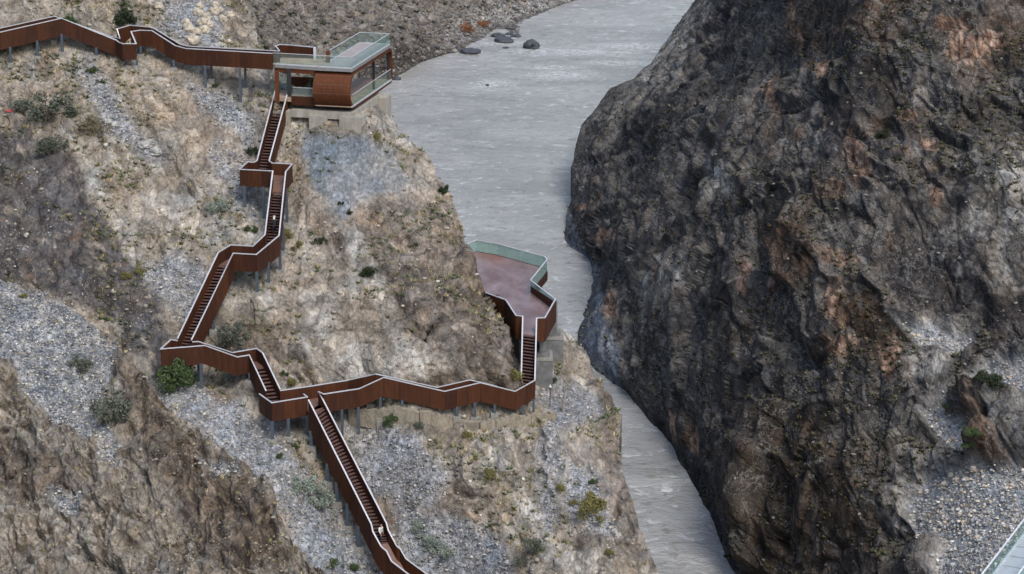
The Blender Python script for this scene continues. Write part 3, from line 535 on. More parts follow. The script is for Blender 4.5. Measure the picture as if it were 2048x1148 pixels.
# far bank
SH = [(1250, -30), (1149, 2), (1083, 26), (1037, 42), (990, 56), (1034, 73), (961, 80), (928, 91), (925, 106), (880, 112), (837, 126), (813, 142), (780, 158), (700, 200), (600, 260)]
fb = [(x, y, float(D_at_z(x, y, 0))) for x, y in SH] + [(x + dx, y + dy, float(D_at_z(x + dx, y + dy, -3.5))) for x, y, dx, dy in [(1149, 2, 50, 22), (1083, 26, 50, 22), (1034, 73, 50, 20), (961, 80, 60, 30), (880, 112, 45, 25), (813, 142, 45, 25), (700, 200, 60, 40), (1250, -30, 60, 30), (1100, 130, 60, 60), (1000, 200, 0, 40)]]
fb += [(x, y, float(D_at_z(x, y, z))) for x, y, z in [(500, 0, 24), (400, 0, 32), (600, 60, 14), (700, 100, 9), (790, 100, 6.5), (700, 0, 14), (780, 0, 11), (860, 40, 5), (850, 85, 4), (950, 5, 5.5), (900, 65, 2.2), (1050, -10, 4), (200, -80, 50), (400, 150, 25), (600, 200, 5), (400, 300, 10), (780, -80, 20), (1100, -80, 9)]]
FDK = [[(780, 60), (850, 50), (862, 90), (925, 100), (880, 120), (800, 130), (700, 140), (650, 60), (560, 0), (760, 0)]]
def far_disp(B, px, py):
    wob = fbm(B / 8., 3, 8)[..., None] * .5; r = ridged(B / 14. + wob, 4, 81); f, ed, cid = facets(B / 5. + wob, 82); f2, ed2, cid2 = facets(B / 1.8, 86); f3 = facets(B / 1.0, 87)[0]
    e = sst(0, 4, B[..., 2]); dk = zmask(px, py, 0, 0, FDK[0], 20)
    d = e * (1.8 * (r - .55) + (.35 + .9 * dk) * f + .5 * f2) + .35 * f3
    return d, dk, 0, 0, 0, r, f, ed, cid, cid2, ed2, f2
def far_zone(V, px, py, n, w):
    dk = w[1]; a = fbm(V / 12., 4, 400); b = fbm(V / 3., 5, 410, .65); c = fbm(V / 1.1, 4, 420, .75)
    alb = lerp(C3(.125, .11, .09), C3(.255, .232, .20), sst(-.3, .35, a * .5 + b * .5 + c * .6)); alb = alb * (1 - .5 * sst(.08, .3, fbm(V / 2.4, 4, 430, .75)))[..., None]
    low = sst(7., 1.5, V[..., 2] + 2 * b) * sst(880, 930, px); alb = lerp(alb, lerp(C3(.20, .195, .18), C3(.36, .355, .335), sst(-.3, .3, c)), low * .8)
    alb = lerp(alb, lerp(C3(.052, .045, .046), C3(.135, .115, .105), sst(-.2, .4, b + c)), dk * sst(14, 4, V[..., 2] + 4 * a) * .9)
    alb = alb * (1 - .5 * sst(.8, .1, V[..., 2]))[..., None]; alb *= (1 + .3 * GR[w[9] % 4096][..., 1])[..., None]
    return alb, .35 + .5 * low
FPX, FPY = np.meshgrid(np.arange(330, 1300, 2.), np.arange(-100, 300, 1.6))
faV, faN, faG = sheet('far_river_bank', 0, 0, FPX, FPY, coarse(tps_fit(fb), FPX, FPY), far_zone, far_disp, 'top', zbot=-6., skirt_rad=2.5)
print('far', time.time() - T0)

# water
def water_material():
    m, nt, bs = mat('silty_river_water'); L = nt.links.new
    p = pos(nt, (.8, 1., 1.), (0, 0, .2)); p2 = pos(nt, (.30, .5, 1), (0, 0, .3))
    n1 = noise(nt, p, .40, 5, .62, .9); n2 = noise(nt, p2, .10, 4, .6, .8); n3 = noise(nt, p, 1.6, 3, .6)
    c = mixc(nt, (.285, .287, .268), (.41, .412, .392), ramp(nt, n2, .35, .65)); c = mixc(nt, c, (.225, .218, .19), ramp(nt, n1, .55, .68, 0, .8)); c = mixc(nt, c, (.62, .64, .64), ramp(nt, n1, .42, .31, 0, .75))
    # foam where rapids break
    geo = nd(nt, 'ShaderNodeNewGeometry'); foam = None
    for (fx, fy, rx, ry) in FOAM:
        q = P(fx, fy, 0); mp = nd(nt, 'ShaderNodeMapping'); mp.vector_type = 'TEXTURE'; mp.inputs['Location'].default_value = q; mp.inputs['Scale'].default_value = (rx, ry, 1)
        L(geo.outputs['Position'], mp.inputs[0]); ln = nd(nt, 'ShaderNodeVectorMath'); ln.operation = 'LENGTH'; L(mp.outputs[0], ln.inputs[0]); r = ramp(nt, ln.outputs['Value'], 1.0, .2); foam = r if foam is None else math_(nt, 'MAXIMUM', foam, r)
    fn = noise(nt, pos(nt, (.6, .8, 1)), 1.1, 6, .8, .8); fm = math_(nt, 'MULTIPLY', foam, ramp(nt, fn, .46, .58))
    c = mixc(nt, c, (.70, .72, .71), fm)
    L(c, bs.inputs['Base Color']); bs.inputs['Roughness'].default_value = .25; bs.inputs['Specular IOR Level'].default_value = .38
    h = math_(nt, 'ADD', math_(nt, 'ADD', n1, math_(nt, 'MULTIPLY', n3, .35)), math_(nt, 'MULTIPLY', n2, .8))
    b = nd(nt, 'ShaderNodeBump'); b.inputs['Strength'].default_value = .9; b.inputs['Distance'].default_value = .9; L(h, b.inputs['Height']); L(b.outputs[0], bs.inputs['Normal'])
    return m
FOAM = [(985, 168, 7.5, 9), (1085, 103, 16, 8), (1160, 104, 24, 7), (1265, 92, 16, 7), (1010, 87, 14, 5), (1120, 150, 14, 9), (1335, 978, 2.2, 3.5), (1100, 135, 12, 5), (1235, 125, 14, 5)]
wm = MB(); gx = np.linspace(-700, 900, 9); gy = np.linspace(60, 2600, 9)
vs = [(x, y, 0) for y in gy for x in gx]; wm.add(vs, [(j * 9 + i, j * 9 + i + 1, (j + 1) * 9 + i + 1, (j + 1) * 9 + i) for j in range(8) for i in range(8)])
tag(wm.build('river', water_material()), kind='structure')
gb = MB(); gb.add([(-2500, -300, -8), (2500, -300, -8), (2500, 6000, -8), (-2500, 6000, -8)], [(0, 1, 2, 3)]); tag(gb.build('ground', simple('river_bed', (.2, .19, .17), .9)), kind='structure')
# distant slopes that close the valley beyond the frame
for nm, x0, x1, flip in (('mountain_slope', -900, -190, 0), ('mountain_slope', 420, 1200, 1)):
    gx, gy = np.meshgrid(np.linspace(x0, x1, 70), np.linspace(150, 2400, 160)); tt = (gx - x0) / (x1 - x0); tt = tt if flip else 1 - tt
    Bz = np.stack([gx, gy, tt * 260 - 8 + (40 * tt + 3) * fbm(np.stack([gx / 120, gy / 120, gx * 0], -1), 4, 500)], -1)
    if not flip: Bz[..., 0] -= 0
    idx = np.arange(gx.size).reshape(gx.shape); Fq = np.stack([idx[:-1, :-1], idx[:-1, 1:], idx[1:, 1:], idx[1:, :-1]], -1).reshape(-1, 4)
    al = np.clip(.16 + .1 * fbm(Bz / 20, 4, 510)[..., None], .05, .4) * C3(1, .9, .8)
    tag(fast_mesh(nm, Bz.reshape(-1, 3), Fq, M['ground'], {'albedo': ('POINT', al.reshape(-1, 3)), 'gravel': ('POINT', np.zeros(gx.size))}), kind='structure')

# ------------------------------------------------------------------ ray helpers
CV = Vector((0, 0, HC))
def hit(px, py):
    d = Vector(rays(px, py)).normalized(); best = None
    for b in BV:
        r = b.ray_cast(CV, d)
        if r[0] is not None and (best is None or r[3] < best[3]): best = r
    return (best[0], best[1]) if best else (None, None)
def ground_z(x, y, ztop):
    best = None
    for b in BV[:3]:
        r = b.ray_cast(Vector((x, y, ztop)), Vector((0, 0, -1)))
        if r[0] is not None and (best is None or r[0].z > best): best = r[0].z
    return best

# ------------------------------------------------------------------ walkway builders
def rnd(a, b): return random.uniform(a, b)
def panel_run(parent, pts, h=1.65, th=.07, rail=True, mat_=None, hs=None, label=None):
    m = MB(); seam = .03
    for i, (a, b) in enumerate(zip(pts[:-1], pts[1:])):
        a = Vector(a); b = Vector(b); L = Vector((b.x - a.x, b.y - a.y, 0)).length; n = max(1, round(L / 1.25)); slope = abs(b.z - a.z) / max(L, .1)
        hh = hs[i] if hs else h
        for k in range(n):
            p = a.lerp(b, k / n); q = a.lerp(b, (k + 1) / n); d = (q - p).normalized() * seam / 2; m.wall(p + d, q - d, hh, hh, th, rnd(0, 1))
        m.wall(a, b, hh - .03, hh - .03, th * .35, 0., -.03)
    o = m.build('side_panel', mat_ or M['corten'], parent)
    if rail: handrail(o, pts)
    return o
def handrail(parent, pts, w=.125, h=.07, name='handrail', mat_=None, dz=.035):
    m = MB()
    P_ = [Vector(p) + Vector((0, 0, dz)) for p in pts]; offs = []
    for i, p in enumerate(P_):
        d0 = (p - P_[i - 1]) if i else (P_[1] - p); d1 = (P_[i + 1] - p) if i < len(P_) - 1 else d0
        d0 = Vector((d0.x, d0.y, 0)).normalized(); d1 = Vector((d1.x, d1.y, 0)).normalized(); n0 = Vector((-d0.y, d0.x, 0)); n1 = Vector((-d1.y, d1.x, 0)); nn = (n0 + n1)
        nn = n0 if nn.length < .2 else nn.normalized(); offs.append(nn * (w / 2) / max(.45, nn.dot(n0)))
    vs = []
    for p, o in zip(P_, offs): vs += [p - o - Vector((0, 0, h / 2)), p + o - Vector((0, 0, h / 2)), p + o + Vector((0, 0, h / 2)), p - o + Vector((0, 0, h / 2))]
    fs = []
    for i in range(len(P_) - 1):
        for k in range(4): a = i * 4 + k; b = i * 4 + (k + 1) % 4; fs.append((a, b, b + 4, a + 4))
    n = len(P_) - 1; fs += [(3, 2, 1, 0), (n * 4, n * 4 + 1, n * 4 + 2, n * 4 + 3)]; m.add(vs, fs); return m.build(name, mat_ or M['rail'], parent)
def deck_quad(parent, quads, dz=1.15, th=.14, mat_=None, name='deck'):
    m = MB()
    for q in quads:
        q = [Vector(v) - Vector((0, 0, dz)) for v in q]; m.hexa([v - Vector((0, 0, th)) for v in q], q)
    return m.build(name, mat_ or M['deck'], parent)
def deck_poly(parent, poly, z, dz=1.15, th=.14, mat_=None, name='deck'):
    import bmesh
    bm = bmesh.new(); f = bm.faces.new([bm.verts.new((p[0], p[1], z - dz)) for p in poly]); r = bmesh.ops.triangulate(bm, faces=[f]); bmesh.ops.recalc_face_normals(bm, faces=bm.faces)
    ext = bmesh.ops.extrude_face_region(bm, geom=bm.faces[:]); bmesh.ops.translate(bm, verts=[v for v in ext['geom'] if isinstance(v, bmesh.types.BMVert)], vec=(0, 0, -th)); bmesh.ops.recalc_face_normals(bm, faces=bm.faces)
    me = bpy.data.meshes.new(name); bm.to_mesh(me); bm.free(); me.materials.append(mat_ or M['deck']); o = bpy.data.objects.new(name, me); COL.objects.link(o); o.parent = parent
    o.matrix_parent_inverse = world_of(parent).inverted(); return o
def flight(parent, l0, r0, l1, r1, dz=1.15, step=None):
    """stairs from top pair to bottom pair: sloping soffit plate + one mesh per step"""
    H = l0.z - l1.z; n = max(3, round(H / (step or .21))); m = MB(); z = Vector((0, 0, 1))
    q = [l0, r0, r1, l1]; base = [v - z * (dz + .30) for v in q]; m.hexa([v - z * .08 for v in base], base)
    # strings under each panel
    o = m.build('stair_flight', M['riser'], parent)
    for k in range(n):
        a = k / n; b = (k + 1) / n; s = MB(); zz = l0.z - dz - H * (k + 1) / n + H / n * .5
        L0 = l0.lerp(l1, a); R0 = r0.lerp(r1, a); L1 = l0.lerp(l1, b); R1 = r0.lerp(r1, b)
        def fl(v, zt): return Vector((v.x, v.y, zt))
        top = [fl(L0, zz), fl(R0, zz), fl(R1, zz), fl(L1, zz)]; s.hexa([v - z * .05 for v in top], top)
        s.build('step', M['tread'], o)
    return o
def posts(parent, xs, h_under=1.65, w=.22, foot=.6, mat_=None, maxlen=9., maxgap=None):
    """steel posts from the underside down to the terrain"""
    for (p, hu) in xs:
        p = Vector(p); top = p.z - hu + .05; g = ground_z(p.x, p.y, top + .3)
        if g is None or top - g < .35 or top - g > maxlen: continue
        m = MB(); m.box(p.x - w / 2, p.x + w / 2, p.y - w / 2, p.y + w / 2, g - .3, top); o = m.build('support_post', mat_ or M['post'], parent)
        f = MB(); f.box(p.x - foot / 2, p.x + foot / 2, p.y - foot / 2, p.y + foot / 2, g - .8, g + .28); f.build('footing', M['foot'], o)
def between(a, b, f): return Vector(a).lerp(Vector(b), f)

# --- upper walkway
t = thing('elevated_walkway', 'rust-brown steel walkway with pale rails running along the top left to the pavilion roof', 'walkway', up_front[11])
panel_run(t, up_front, 1.63, hs=[1.75, 1.75, 1.63] + [1.6] * 9 + [1.63]); panel_run(t, up_back, 1.6, hs=[1.6] * 11)
UF, UB = up_front, up_back
deck_quad(t, [(UF[0], UF[1], UB[1], UB[0]), (UF[1], UF[2], UB[2], UB[1]), (UF[2], UF[3], UB[3], UB[2]), (UF[8], UF[9], UB[7], UB[6]), (UF[9], UF[10], UB[9], UB[8]), (UF[10], UF[11], UB[10], UB[9]), (UF[11], UF[12], UB[11], UB[10])])
deck_poly(t, [UF[3], UF[4], UF[5], UF[6], UF[7], UB[5], UB[4]], 79.4, mat_=M['tandeck'])
for i in (2, 3, 8): panel_run(t, [UF[i], UB[{2: 2, 3: 3, 8: 7}[i]]], 0.1, rail=False) if False else None
posts(t, [(between(UF[0], UF[1], .93), 1.7), (between(UF[1], UF[2], .15), 1.7), (between(UF[1], UF[2], .59), 1.7), (between(UF[1], UF[2], .99), 1.6), (between(UB[1], UB[2], .48), 1.6), (between(UB[1], UB[2], .97), 1.6), (between(UF[2], UF[3], .62), 1.6), (between(UB[2], UB[3], .6), 1.6), (UF[6], 1.6), (UF[8], 1.6), (between(UF[11], UF[12], .22), 1.6), (between(UF[11], UF[12], .62), 1.6), (between(UB[10], UB[11], .25), 1.6), (between(UB[10], UB[11], .62), 1.6), (between(UF[9], UF[10], .9), 1.6)], w=.24)

# --- zigzag stairway
t = thing('zigzag_stairway', 'rusty steel stairway zigzagging from the pavilion past three landings down to the junction', 'stairway', zzl[5])
Lz, Rz, R2 = zzl, zzr1, zzr2
hsL = [2.0, 1.65, 1.65, 1.65, 1.62, 1.95, 1.8, 1.65, 1.65, 2.1, 1.65, 1.65, 1.65, 1.7, 1.75, 1.65, 2.1]
panel_run(t, Lz[:11], hs=hsL[:10]); panel_run(t, Lz[11:], hs=hsL[11:]); panel_run(t, Rz, hs=[2.0, 1.65, 1.65, 1.75, 1.95, 1.9, 1.65, 2.3]); panel_run(t, R2, hs=[1.65, 1.65, 1.65, 1.65, 2.1])
flight(t, Lz[0], Rz[0], Lz[1], Rz[1]); deck_poly(t, [Lz[1], Lz[2], Lz[3], Lz[4], Lz[5], Rz[4], Rz[3], Rz[2], Rz[1]], 69.8)
flight(t, between(Lz[5], Lz[6], .14), between(Rz[4], Rz[5], .14), Lz[6], Rz[5]); deck_quad(t, [(Lz[5] - Vector((0, 0, .02)), Rz[4] - Vector((0, 0, .02)), between(Rz[4], Rz[5], .14), between(Lz[5], Lz[6], .14))]); deck_quad(t, [(Lz[7], Rz[6], Rz[7], Lz[8])]); deck_poly(t, [Lz[8], Lz[9], Rz[7]], 64.6, dz=1.152)
flight(t, Lz[6], Rz[5], Lz[7], Rz[6]); flight(t, Lz[9], Rz[7], Lz[10], Rz[8])
deck_poly(t, [Lz[10], Lz[12], Lz[13], Lz[14], R2[1], Rz[8]], 58.8); deck_quad(t, [(Lz[14], R2[1], R2[2], Lz[15]), (Lz[15], R2[2], R2[3], Lz[16]), (Lz[16], R2[3], R2[4], R2[4])][:2]); deck_poly(t, [Lz[16], Lz[15], R2[3], R2[4]], 57.9, dz=1.153)
flight(t, Lz[16], R2[4], Lz[17], R2[5])
JW = Lz[17]; jd = [W([(531, 783)], 55.7)[0], junc[0], junc[1], junc[2], between(junc[2], lgl[0], .6), lgr[0], lw_f[1], lw_b[1], lw_b[0]]
panel_run(t, junc, 1.68); deck_poly(t, jd, 55.7)
posts(t, [(between(Lz[4], Lz[5], .12), 1.6), (between(Lz[4], Lz[5], .7), 1.6), (Rz[4], 1.7), (between(Rz[4], Rz[5], .55), 1.9), (between(Rz[4], Rz[5], .95), 1.8), (Rz[6], 1.65), (between(Rz[5], Rz[6], .5), 1.65), (between(Lz[13], Lz[14], .9), 1.65), (between(Lz[13], Lz[14], .8) + Vector((0, 1.3, 0)), 1.65), (Lz[16], 1.65), (junc[1], 1.7), (between(junc[1], junc[2], .45), 1.7), (junc[2], 1.7), (between(Lz[9], Lz[10], .4), 2.2), (between(Rz[7], Rz[8], .5), 2.3)], w=.26, foot=.75)

# --- long lower stairway
t = thing('long_stairway', 'long straight rust-brown stairway dropping from the junction to the bottom edge', 'stairway', lgl[0])
panel_run(t, lgl, hs=[2.6, 2.4, 2.3, 2.2, 2.1, 2.0, 2.0]); panel_run(t, lgr, hs=[2.3] * 7)
ea = between(lgl[0], lgl[1], .07); eb = between(lgr[0], lgr[1], .07); ea.z = eb.z = 55.7; flight(t, ea, eb, lgl[1], lgr[1]); ed_ = Vector((0, 0, .006)); deck_quad(t, [(lgl[0] - ed_, lgr[0] - ed_, eb - ed_, ea - ed_)]); deck_quad(t, [(lgl[2], lgr[2], lgr[3], lgl[3]), (lgl[3], lgr[3], lgr[4], lgl[4]), (lgl[4], lgr[4], lgr[5], lgl[5])]); flight(t, lgl[1], lgr[1], lgl[2], lgr[2], step=.15)
flight(t, lgl[5], lgr[5], lgl[6], lgr[6]); flight(t, lgl[6], lgr[6], lgl[7], lgr[7])
posts(t, [(between(lgl[0], lgl[1], f), 2.5) for f in (.03, .3, .45, .62, .8)] + [(between(lgr[0], lgr[1], f), 2.2) for f in (.3, .62)] + [(lgl[3], 2.2)], w=.32, foot=.9)

# --- lower walkway with stair up to the platform
t = thing('elevated_walkway', 'rusty W-shaped steel walkway from the junction to the viewing platform stair', 'walkway', lw_f[3])
panel_run(t, lw_f[:8], hs=[1.65, 1.68, 1.7, 1.75, 1.72, 1.7, 1.72]); panel_run(t, lw_b[:8], 1.5); panel_run(t, lw_f[7:], 1.5); panel_run(t, lw_b[7:], 1.5)
deck_quad(t, [(lw_f[i], lw_b[i], lw_b[i + 1], lw_f[i + 1]) for i in range(1, 7)])
a, b = lw_b[8], lw_f[8]; fa = between(a, lw_b[7], .23); fb_ = between(b, lw_f[7], .23); fa.z = fb_.z = 60.; flight(t, fa, fb_, lw_b[7], lw_f[7])
posts(t, [(between(lw_f[1], lw_f[2], .5), 1.68), (between(lw_f[1], lw_f[2], .97), 1.7), (between(lw_f[2], lw_f[3], .85), 1.7), (between(lw_f[3], lw_f[4], .3), 1.7), (between(lw_f[4], lw_f[5], .35), 1.7), (between(lw_f[4], lw_f[5], .85), 1.7), (between(lw_b[4], lw_b[5], .6), 1.5), (between(lw_f[5], lw_f[6], .42), 1.7), (between(lw_f[6], lw_f[7], .4), 1.7), (between(lw_f[6], lw_f[7], .93), 1.7), (between(lw_b[2], lw_b[3], .8), 1.5), (between(lw_b[3], lw_b[4], .5), 1.5)], w=.22, foot=.7)

# --- viewing platform
t = thing('viewing_platform', 'cantilevered viewing platform with purple-brown floor and green glass rails above the river', 'platform', plat[1])
z1 = Vector((0, 0, 1))
fl_in = deck_poly(t, plat, 60., dz=1.15, th=.22, mat_=M['pfloor'], name='floor')
inner = [a, b]; deck_quad(t, [(lw_b[8] - z1 * .01, lw_f[8] - z1 * .01, between(b, lw_f[7], .23).lerp(b, 0) * 1, between(a, lw_b[7], .23) * 1)] if False else [], name='deck') if False else None
fq = MB(); A0 = lw_b[8]; B0 = lw_f[8]; A1 = between(A0, lw_b[7], .23); B1 = between(B0, lw_f[7], .23)
fq.hexa([Vector((v.x, v.y, 58.65)) for v in (A1, B1, B0, A0)], [Vector((v.x, v.y, 58.852)) for v in (A1, B1, B0, A0)]); fq.build('entry_floor', M['pfloor'], t)
panel_run(t, plat[0:5], 2.2); panel_run(t, plat[12:15], 2.2)
# glass balustrade above a low corten edge
gp = plat[4:13]
m = MB()
for i in range(len(gp) - 1):
    A, B = gp[i], gp[i + 1]; L = (B - A).length; n = max(1, round(L / 1.6))
    if i == len(gp) - 2: continue
    for k in range(n):
        p = A.lerp(B, k / n); q = A.lerp(B, (k + 1) / n); d = (q - p).normalized() * .02; m.wall(p + d, q - d, 1.12, 1.12, .03)
go = m.build('glass_balustrade', M['glass'], t); handrail(go, gp[:-1], .12, .06)
m = MB()
for A, B in zip(gp[:-2], gp[1:-1]): m.wall(A - z1 * 1.13, B - z1 * 1.13, .9, .9, .14, rnd(0, 1))
m.build('edge_beam', M['corten'], t)
A, B = gp[-2], gp[-1]
m = MB(); m.wall(A, B, .55, .25, .03); go = m.build('glass_balustrade', M['glass'], t); handrail(go, [A, B], .12, .06)
m = MB(); d0 = Vector((0, 0, .5)); m.hexa([A - z1 * 2.1, B - z1 * 2.2, B - z1 * 2.2 + Vector((.07, .07, 0)), A - z1 * 2.1 + Vector((.07, .07, 0))], [A - z1 * .56, B - z1 * .26, B - z1 * .26 + Vector((.07, .07, 0)), A - z1 * .56 + Vector((.07, .07, 0))]); m.build('side_panel', M['corten'], t)
# underside beams and columns on concrete piers
m = MB()
for f in (.2, .5, .8): m.beam(between(plat[2], plat[12], f) - z1 * 1.7, between(plat[6], plat[9], f) - z1 * 1.7, .3, .6)
m.build('floor_beam', M['dark'], t)
def pier(px, ytop, ybase, zc, w, dep, hb, label, colw=.62):
    c = P(px, ytop, zc); m = MB(); cb = zc - (ybase - ytop) / 21.0
    m.box(c.x - colw / 2, c.x + colw / 2, c.y - colw / 2, c.y + colw / 2, cb, zc + 1.2); m.build('support_column', M['darkconc'], t)
    m = MB(); m.box(c.x - colw, c.x + colw, c.y - colw, c.y + colw, cb - .35, cb + .02); m.build('column_base', M['darkconc'], t)
    g = thing('concrete_pier', label, 'pier', (c.x, c.y, cb - hb)); m = MB(); m.box(c.x - w / 2, c.x + w / 2, c.y - dep / 2, c.y + dep / 2, cb - hb, cb - .352); m.build('shaft', M['darkconc'], g)
    m = MB(); m.box(c.x - w / 2 - .04, c.x + w / 2 + .04, c.y - dep / 2 - .04, c.y + dep / 2 + .04, cb - .35, cb - .33); m.build('top_slab', M['foot'], g)
pier(1086, 662, 704, 58.0, 1.75, 3.2, 5.0, 'grey concrete pier beside the platform stair, nearer of the two under the platform')
pier(1108, 626, 663, 58.2, 1.75, 3.4, 5.5, 'grey concrete pier under the far corner of the viewing platform, beside the river edge')
c = P(1031, 668, 57.5)
m = MB(); m.box(c.x - .35, c.x + .35, c.y + 1.2, c.y + 1.9, 50, 58.2); m.build('support_column', M['dark'], t)
print('walk', time.time() - T0)

# ------------------------------------------------------------------ viewing pavilion
O = P(704, 138, 77.65); FAR = P(781, 89, 77.65); la = (FAR - O); LA = la.length; la.normalize(); lw = Vector((-la.y, la.x, 0)); O = Vector((O.x, O.y, 0))
def fr(v): return O + la * v[0] + lw * v[1] + Vector((0, 0, v[2]))
pav = thing('viewing_pavilion', 'rusty steel viewing pavilion with rounded tube room and glass-railed roof deck', 'pavilion', fr((LA / 2, 3, 73.3)))
print('pavilion length', LA)
ZR = 77.65
def uvw(px, py, z):
    q = P(px, py, z) - O; return (q.dot(la), q.dot(lw))
# tube profile (a,z) rounded rectangle
def prof(a0, a1, z0, z1, r0, r1, n=16):
    pts = []
    def arc(ca, cz, ra, rz, s, e):
        for k in range(n + 1):
            th = math.radians(s + (e - s) * k / n); pts.append((ca + ra * math.cos(th), cz + rz * math.sin(th)))
    h = (z1 - z0) / 2
    arc(a0 + r0, z0 + h, r0, h, 270, 90)          # front: half-round
    arc(a1 - r1, z1 - r1, r1, r1, 90, 0); arc(a1 - r1, z0 + r1, r1, r1, 0, -90)
    return pts
w0, w1 = 0.02, 3.85; a0, a1 = -.85, LA + .75; z0b, z1b = 73.55, 77.22
def wrap(name, w_0, w_1, inset_o, inset_i, matr, parent, openend=False):
    Oo = prof(a0 + inset_o, a1 - inset_o, z0b + inset_o, z1b - inset_o, 1.85, .8); Ii = prof(a0 + inset_i, a1 - inset_i, z0b + inset_i, z1b - inset_i, 1.7, .7)
    if openend: Oo = Oo[45:] + Oo[:23]; Ii = Ii[45:] + Ii[:23]
    n = len(Oo); m = MB(); vs = [fr((a, w_0, z)) for a, z in Oo] + [fr((a, w_0, z)) for a, z in Ii] + [fr((a, w_1, z)) for a, z in Oo] + [fr((a, w_1, z)) for a, z in Ii]; fs = []
    for i in range(n - 1 if openend else n):
        j = (i + 1) % n; fs += [(i, j, n + j, n + i), (2 * n + j, 2 * n + i, 3 * n + i, 3 * n + j), (j, i, 2 * n + i, 2 * n + j), (n + i, n + j, 3 * n + j, 3 * n + i)]
    if openend: fs += [(0, n, 3 * n, 2 * n), (n - 1, 3 * n - 1, 4 * n - 1, 2 * n - 1)]
    m.add(vs, fs); return m.build(name, matr, parent)
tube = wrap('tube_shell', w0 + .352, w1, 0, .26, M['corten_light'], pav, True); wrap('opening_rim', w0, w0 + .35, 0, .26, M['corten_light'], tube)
m = MB()
for zz in (76.9, 76.1, 75.25):
    th = math.asin(max(-1, min(1, (zz - (z0b + z1b) / 2) / ((z1b - z0b) / 2)))); aa = a0 + 1.85 - 1.85 * math.cos(th)
    m.beam(fr((aa, w0, zz)), fr((aa, w1, zz)), .035, .035)
m.build('joint_strip', simple('pale_joint', (.16, .10, .075), .6), tube)
m = MB(); m.box(a0 + .5, a1 - .4, w0 + .06, w1 - .06, z0b + .28, z0b + .36, fr); m.build('room_floor', M['tandeck'], tube)
m = MB()
for a in (LA * .62, LA + .1): m.box(a, a + .22, .25, .47, z0b + .3, z1b - .26, fr)
m.build('column', M['dark'], tube)
m = MB(); n = 7
for k in range(n): x0 = a0 + .9 + (a1 - a0 - 1.5) * k / n; x1 = a0 + .9 + (a1 - a0 - 1.5) * (k + 1) / n - .03; m.box(x0, x1, .04, .07, z0b + .28, z0b + 1.45, fr)
go = m.build('glass_railing', M['rglass'], tube)
m = MB(); m.beam(fr((a0 + .9, .055, z0b + 1.47)), fr((a1 - .6, .055, z0b + 1.47)), .07, .05); m.beam(fr((a0 + .6, .02, z0b + .33)), fr((a1 - .5, .02, z0b + .33)), .12, .14); m.build('handrail', M['rail'], go)
m = MB()
for k in range(24): w_ = .4 + 3.2 * k / 23; m.beam(fr((a1 - .5, w_, z0b + .3)), fr((a1 - .5, w_, z0b + 1.6)), .04, .04)
m.beam(fr((a1 - .5, .4, z0b + 1.6)), fr((a1 - .5, 3.6, z0b + 1.6)), .07, .07); m.build('bar_railing', M['dark'], tube)
# roof slab: L-shaped
cfl = uvw(546.5, 128.6, ZR); cbl = uvw(559, 117.5, ZR); cb2 = uvw(628, 121, ZR); rail_l = uvw(657, 116.5, ZR)
print('uvw', cfl, cbl, cb2, rail_l)
WD = 3.35; aB = max(cb2[0], 2.2); wL = cfl[1]
m = MB(); m.box(0, LA, 0, WD, ZR - .32, ZR, fr); m.build('roof_slab', M['slab'], pav)
m = MB(); m.hexa([fr((0, WD + .002, ZR - .32)), fr((aB + 1.0, WD + .002, ZR - .32)), fr((cbl[0] + .6, cbl[1], ZR - .32)), fr((cfl[0], cfl[1], ZR - .32))][::-1], [fr((0, WD + .002, ZR)), fr((aB + 1.0, WD + .002, ZR)), fr((cbl[0] + .6, cbl[1], ZR)), fr((cfl[0], cfl[1], ZR))][::-1]); m.build('roof_slab', M['slab'], pav)
m = MB(); m.box(.22, LA - .15, .16, WD - .1, ZR, ZR + .05, fr); m.build('deck_boards', M['roofdeck'], pav)
m = MB(); m.hexa([fr((.2, WD - .098, ZR)), fr((aB + .9, WD - .098, ZR)), fr((cbl[0] + .5, cbl[1] - .05, ZR)), fr((cfl[0] + .15, cfl[1] - .1, ZR))][::-1], [fr((.2, WD - .098, ZR + .045)), fr((aB + .9, WD - .098, ZR + .045)), fr((cbl[0] + .5, cbl[1] - .05, ZR + .045)), fr((cfl[0] + .15, cfl[1] - .1, ZR + .045))][::-1]); m.build('deck_boards', M['tandeck'], pav)
# glass rail on the roof
def glass_run(pts, parent, h=1.1, zb=ZR + .02):
    m = MB()
    for A, B in zip(pts[:-1], pts[1:]):
        L = (B - A).length; n = max(1, round(L / 1.7))
        for k in range(n): p = A.lerp(B, k / n); q = A.lerp(B, (k + 1) / n); d = (q - p).normalized() * .015; m.wall(p + d, q - d, h, h, .03)
    g = m.build('glass_railing', M['rglass'], parent); handrail(g, pts, .07, .05); 
    m = MB()
    for A, B in zip(pts[:-1], pts[1:]): m.beam(A - z1 * (h - .03), B - z1 * (h - .03), .10, .12)
    m.build('base_channel', M['rail'], g)
zt = ZR + 1.12
glass_run([fr((cfl[0] + .06, cfl[1], zt)), fr((.08, .08, zt)), fr((LA - .08, .08, zt)), fr((LA - .08, WD - .05, zt)), fr((aB - .2, WD - .05, zt))], pav)
# corten parapet at the back left of the roof, posts at the gap
pb = W([(559, 102.7), (551, 92.5), (560, 89.5), (577, 90.5), (603, 92.8), (627, 95)], 78.8)
panel_run(pav, pb, 1.4)
for (x, y, ww, mm) in ((629.5, 95, .25, 'rail'), (655.8, 101.5, .38, 'corten_light')):
    q = P(x, y, 78.85); m = MB(); m.box(q.x - ww / 2, q.x + ww / 2, q.y - .3, q.y + .3, ZR - .1, 78.85); m.build('parapet_post', M[mm], pav)
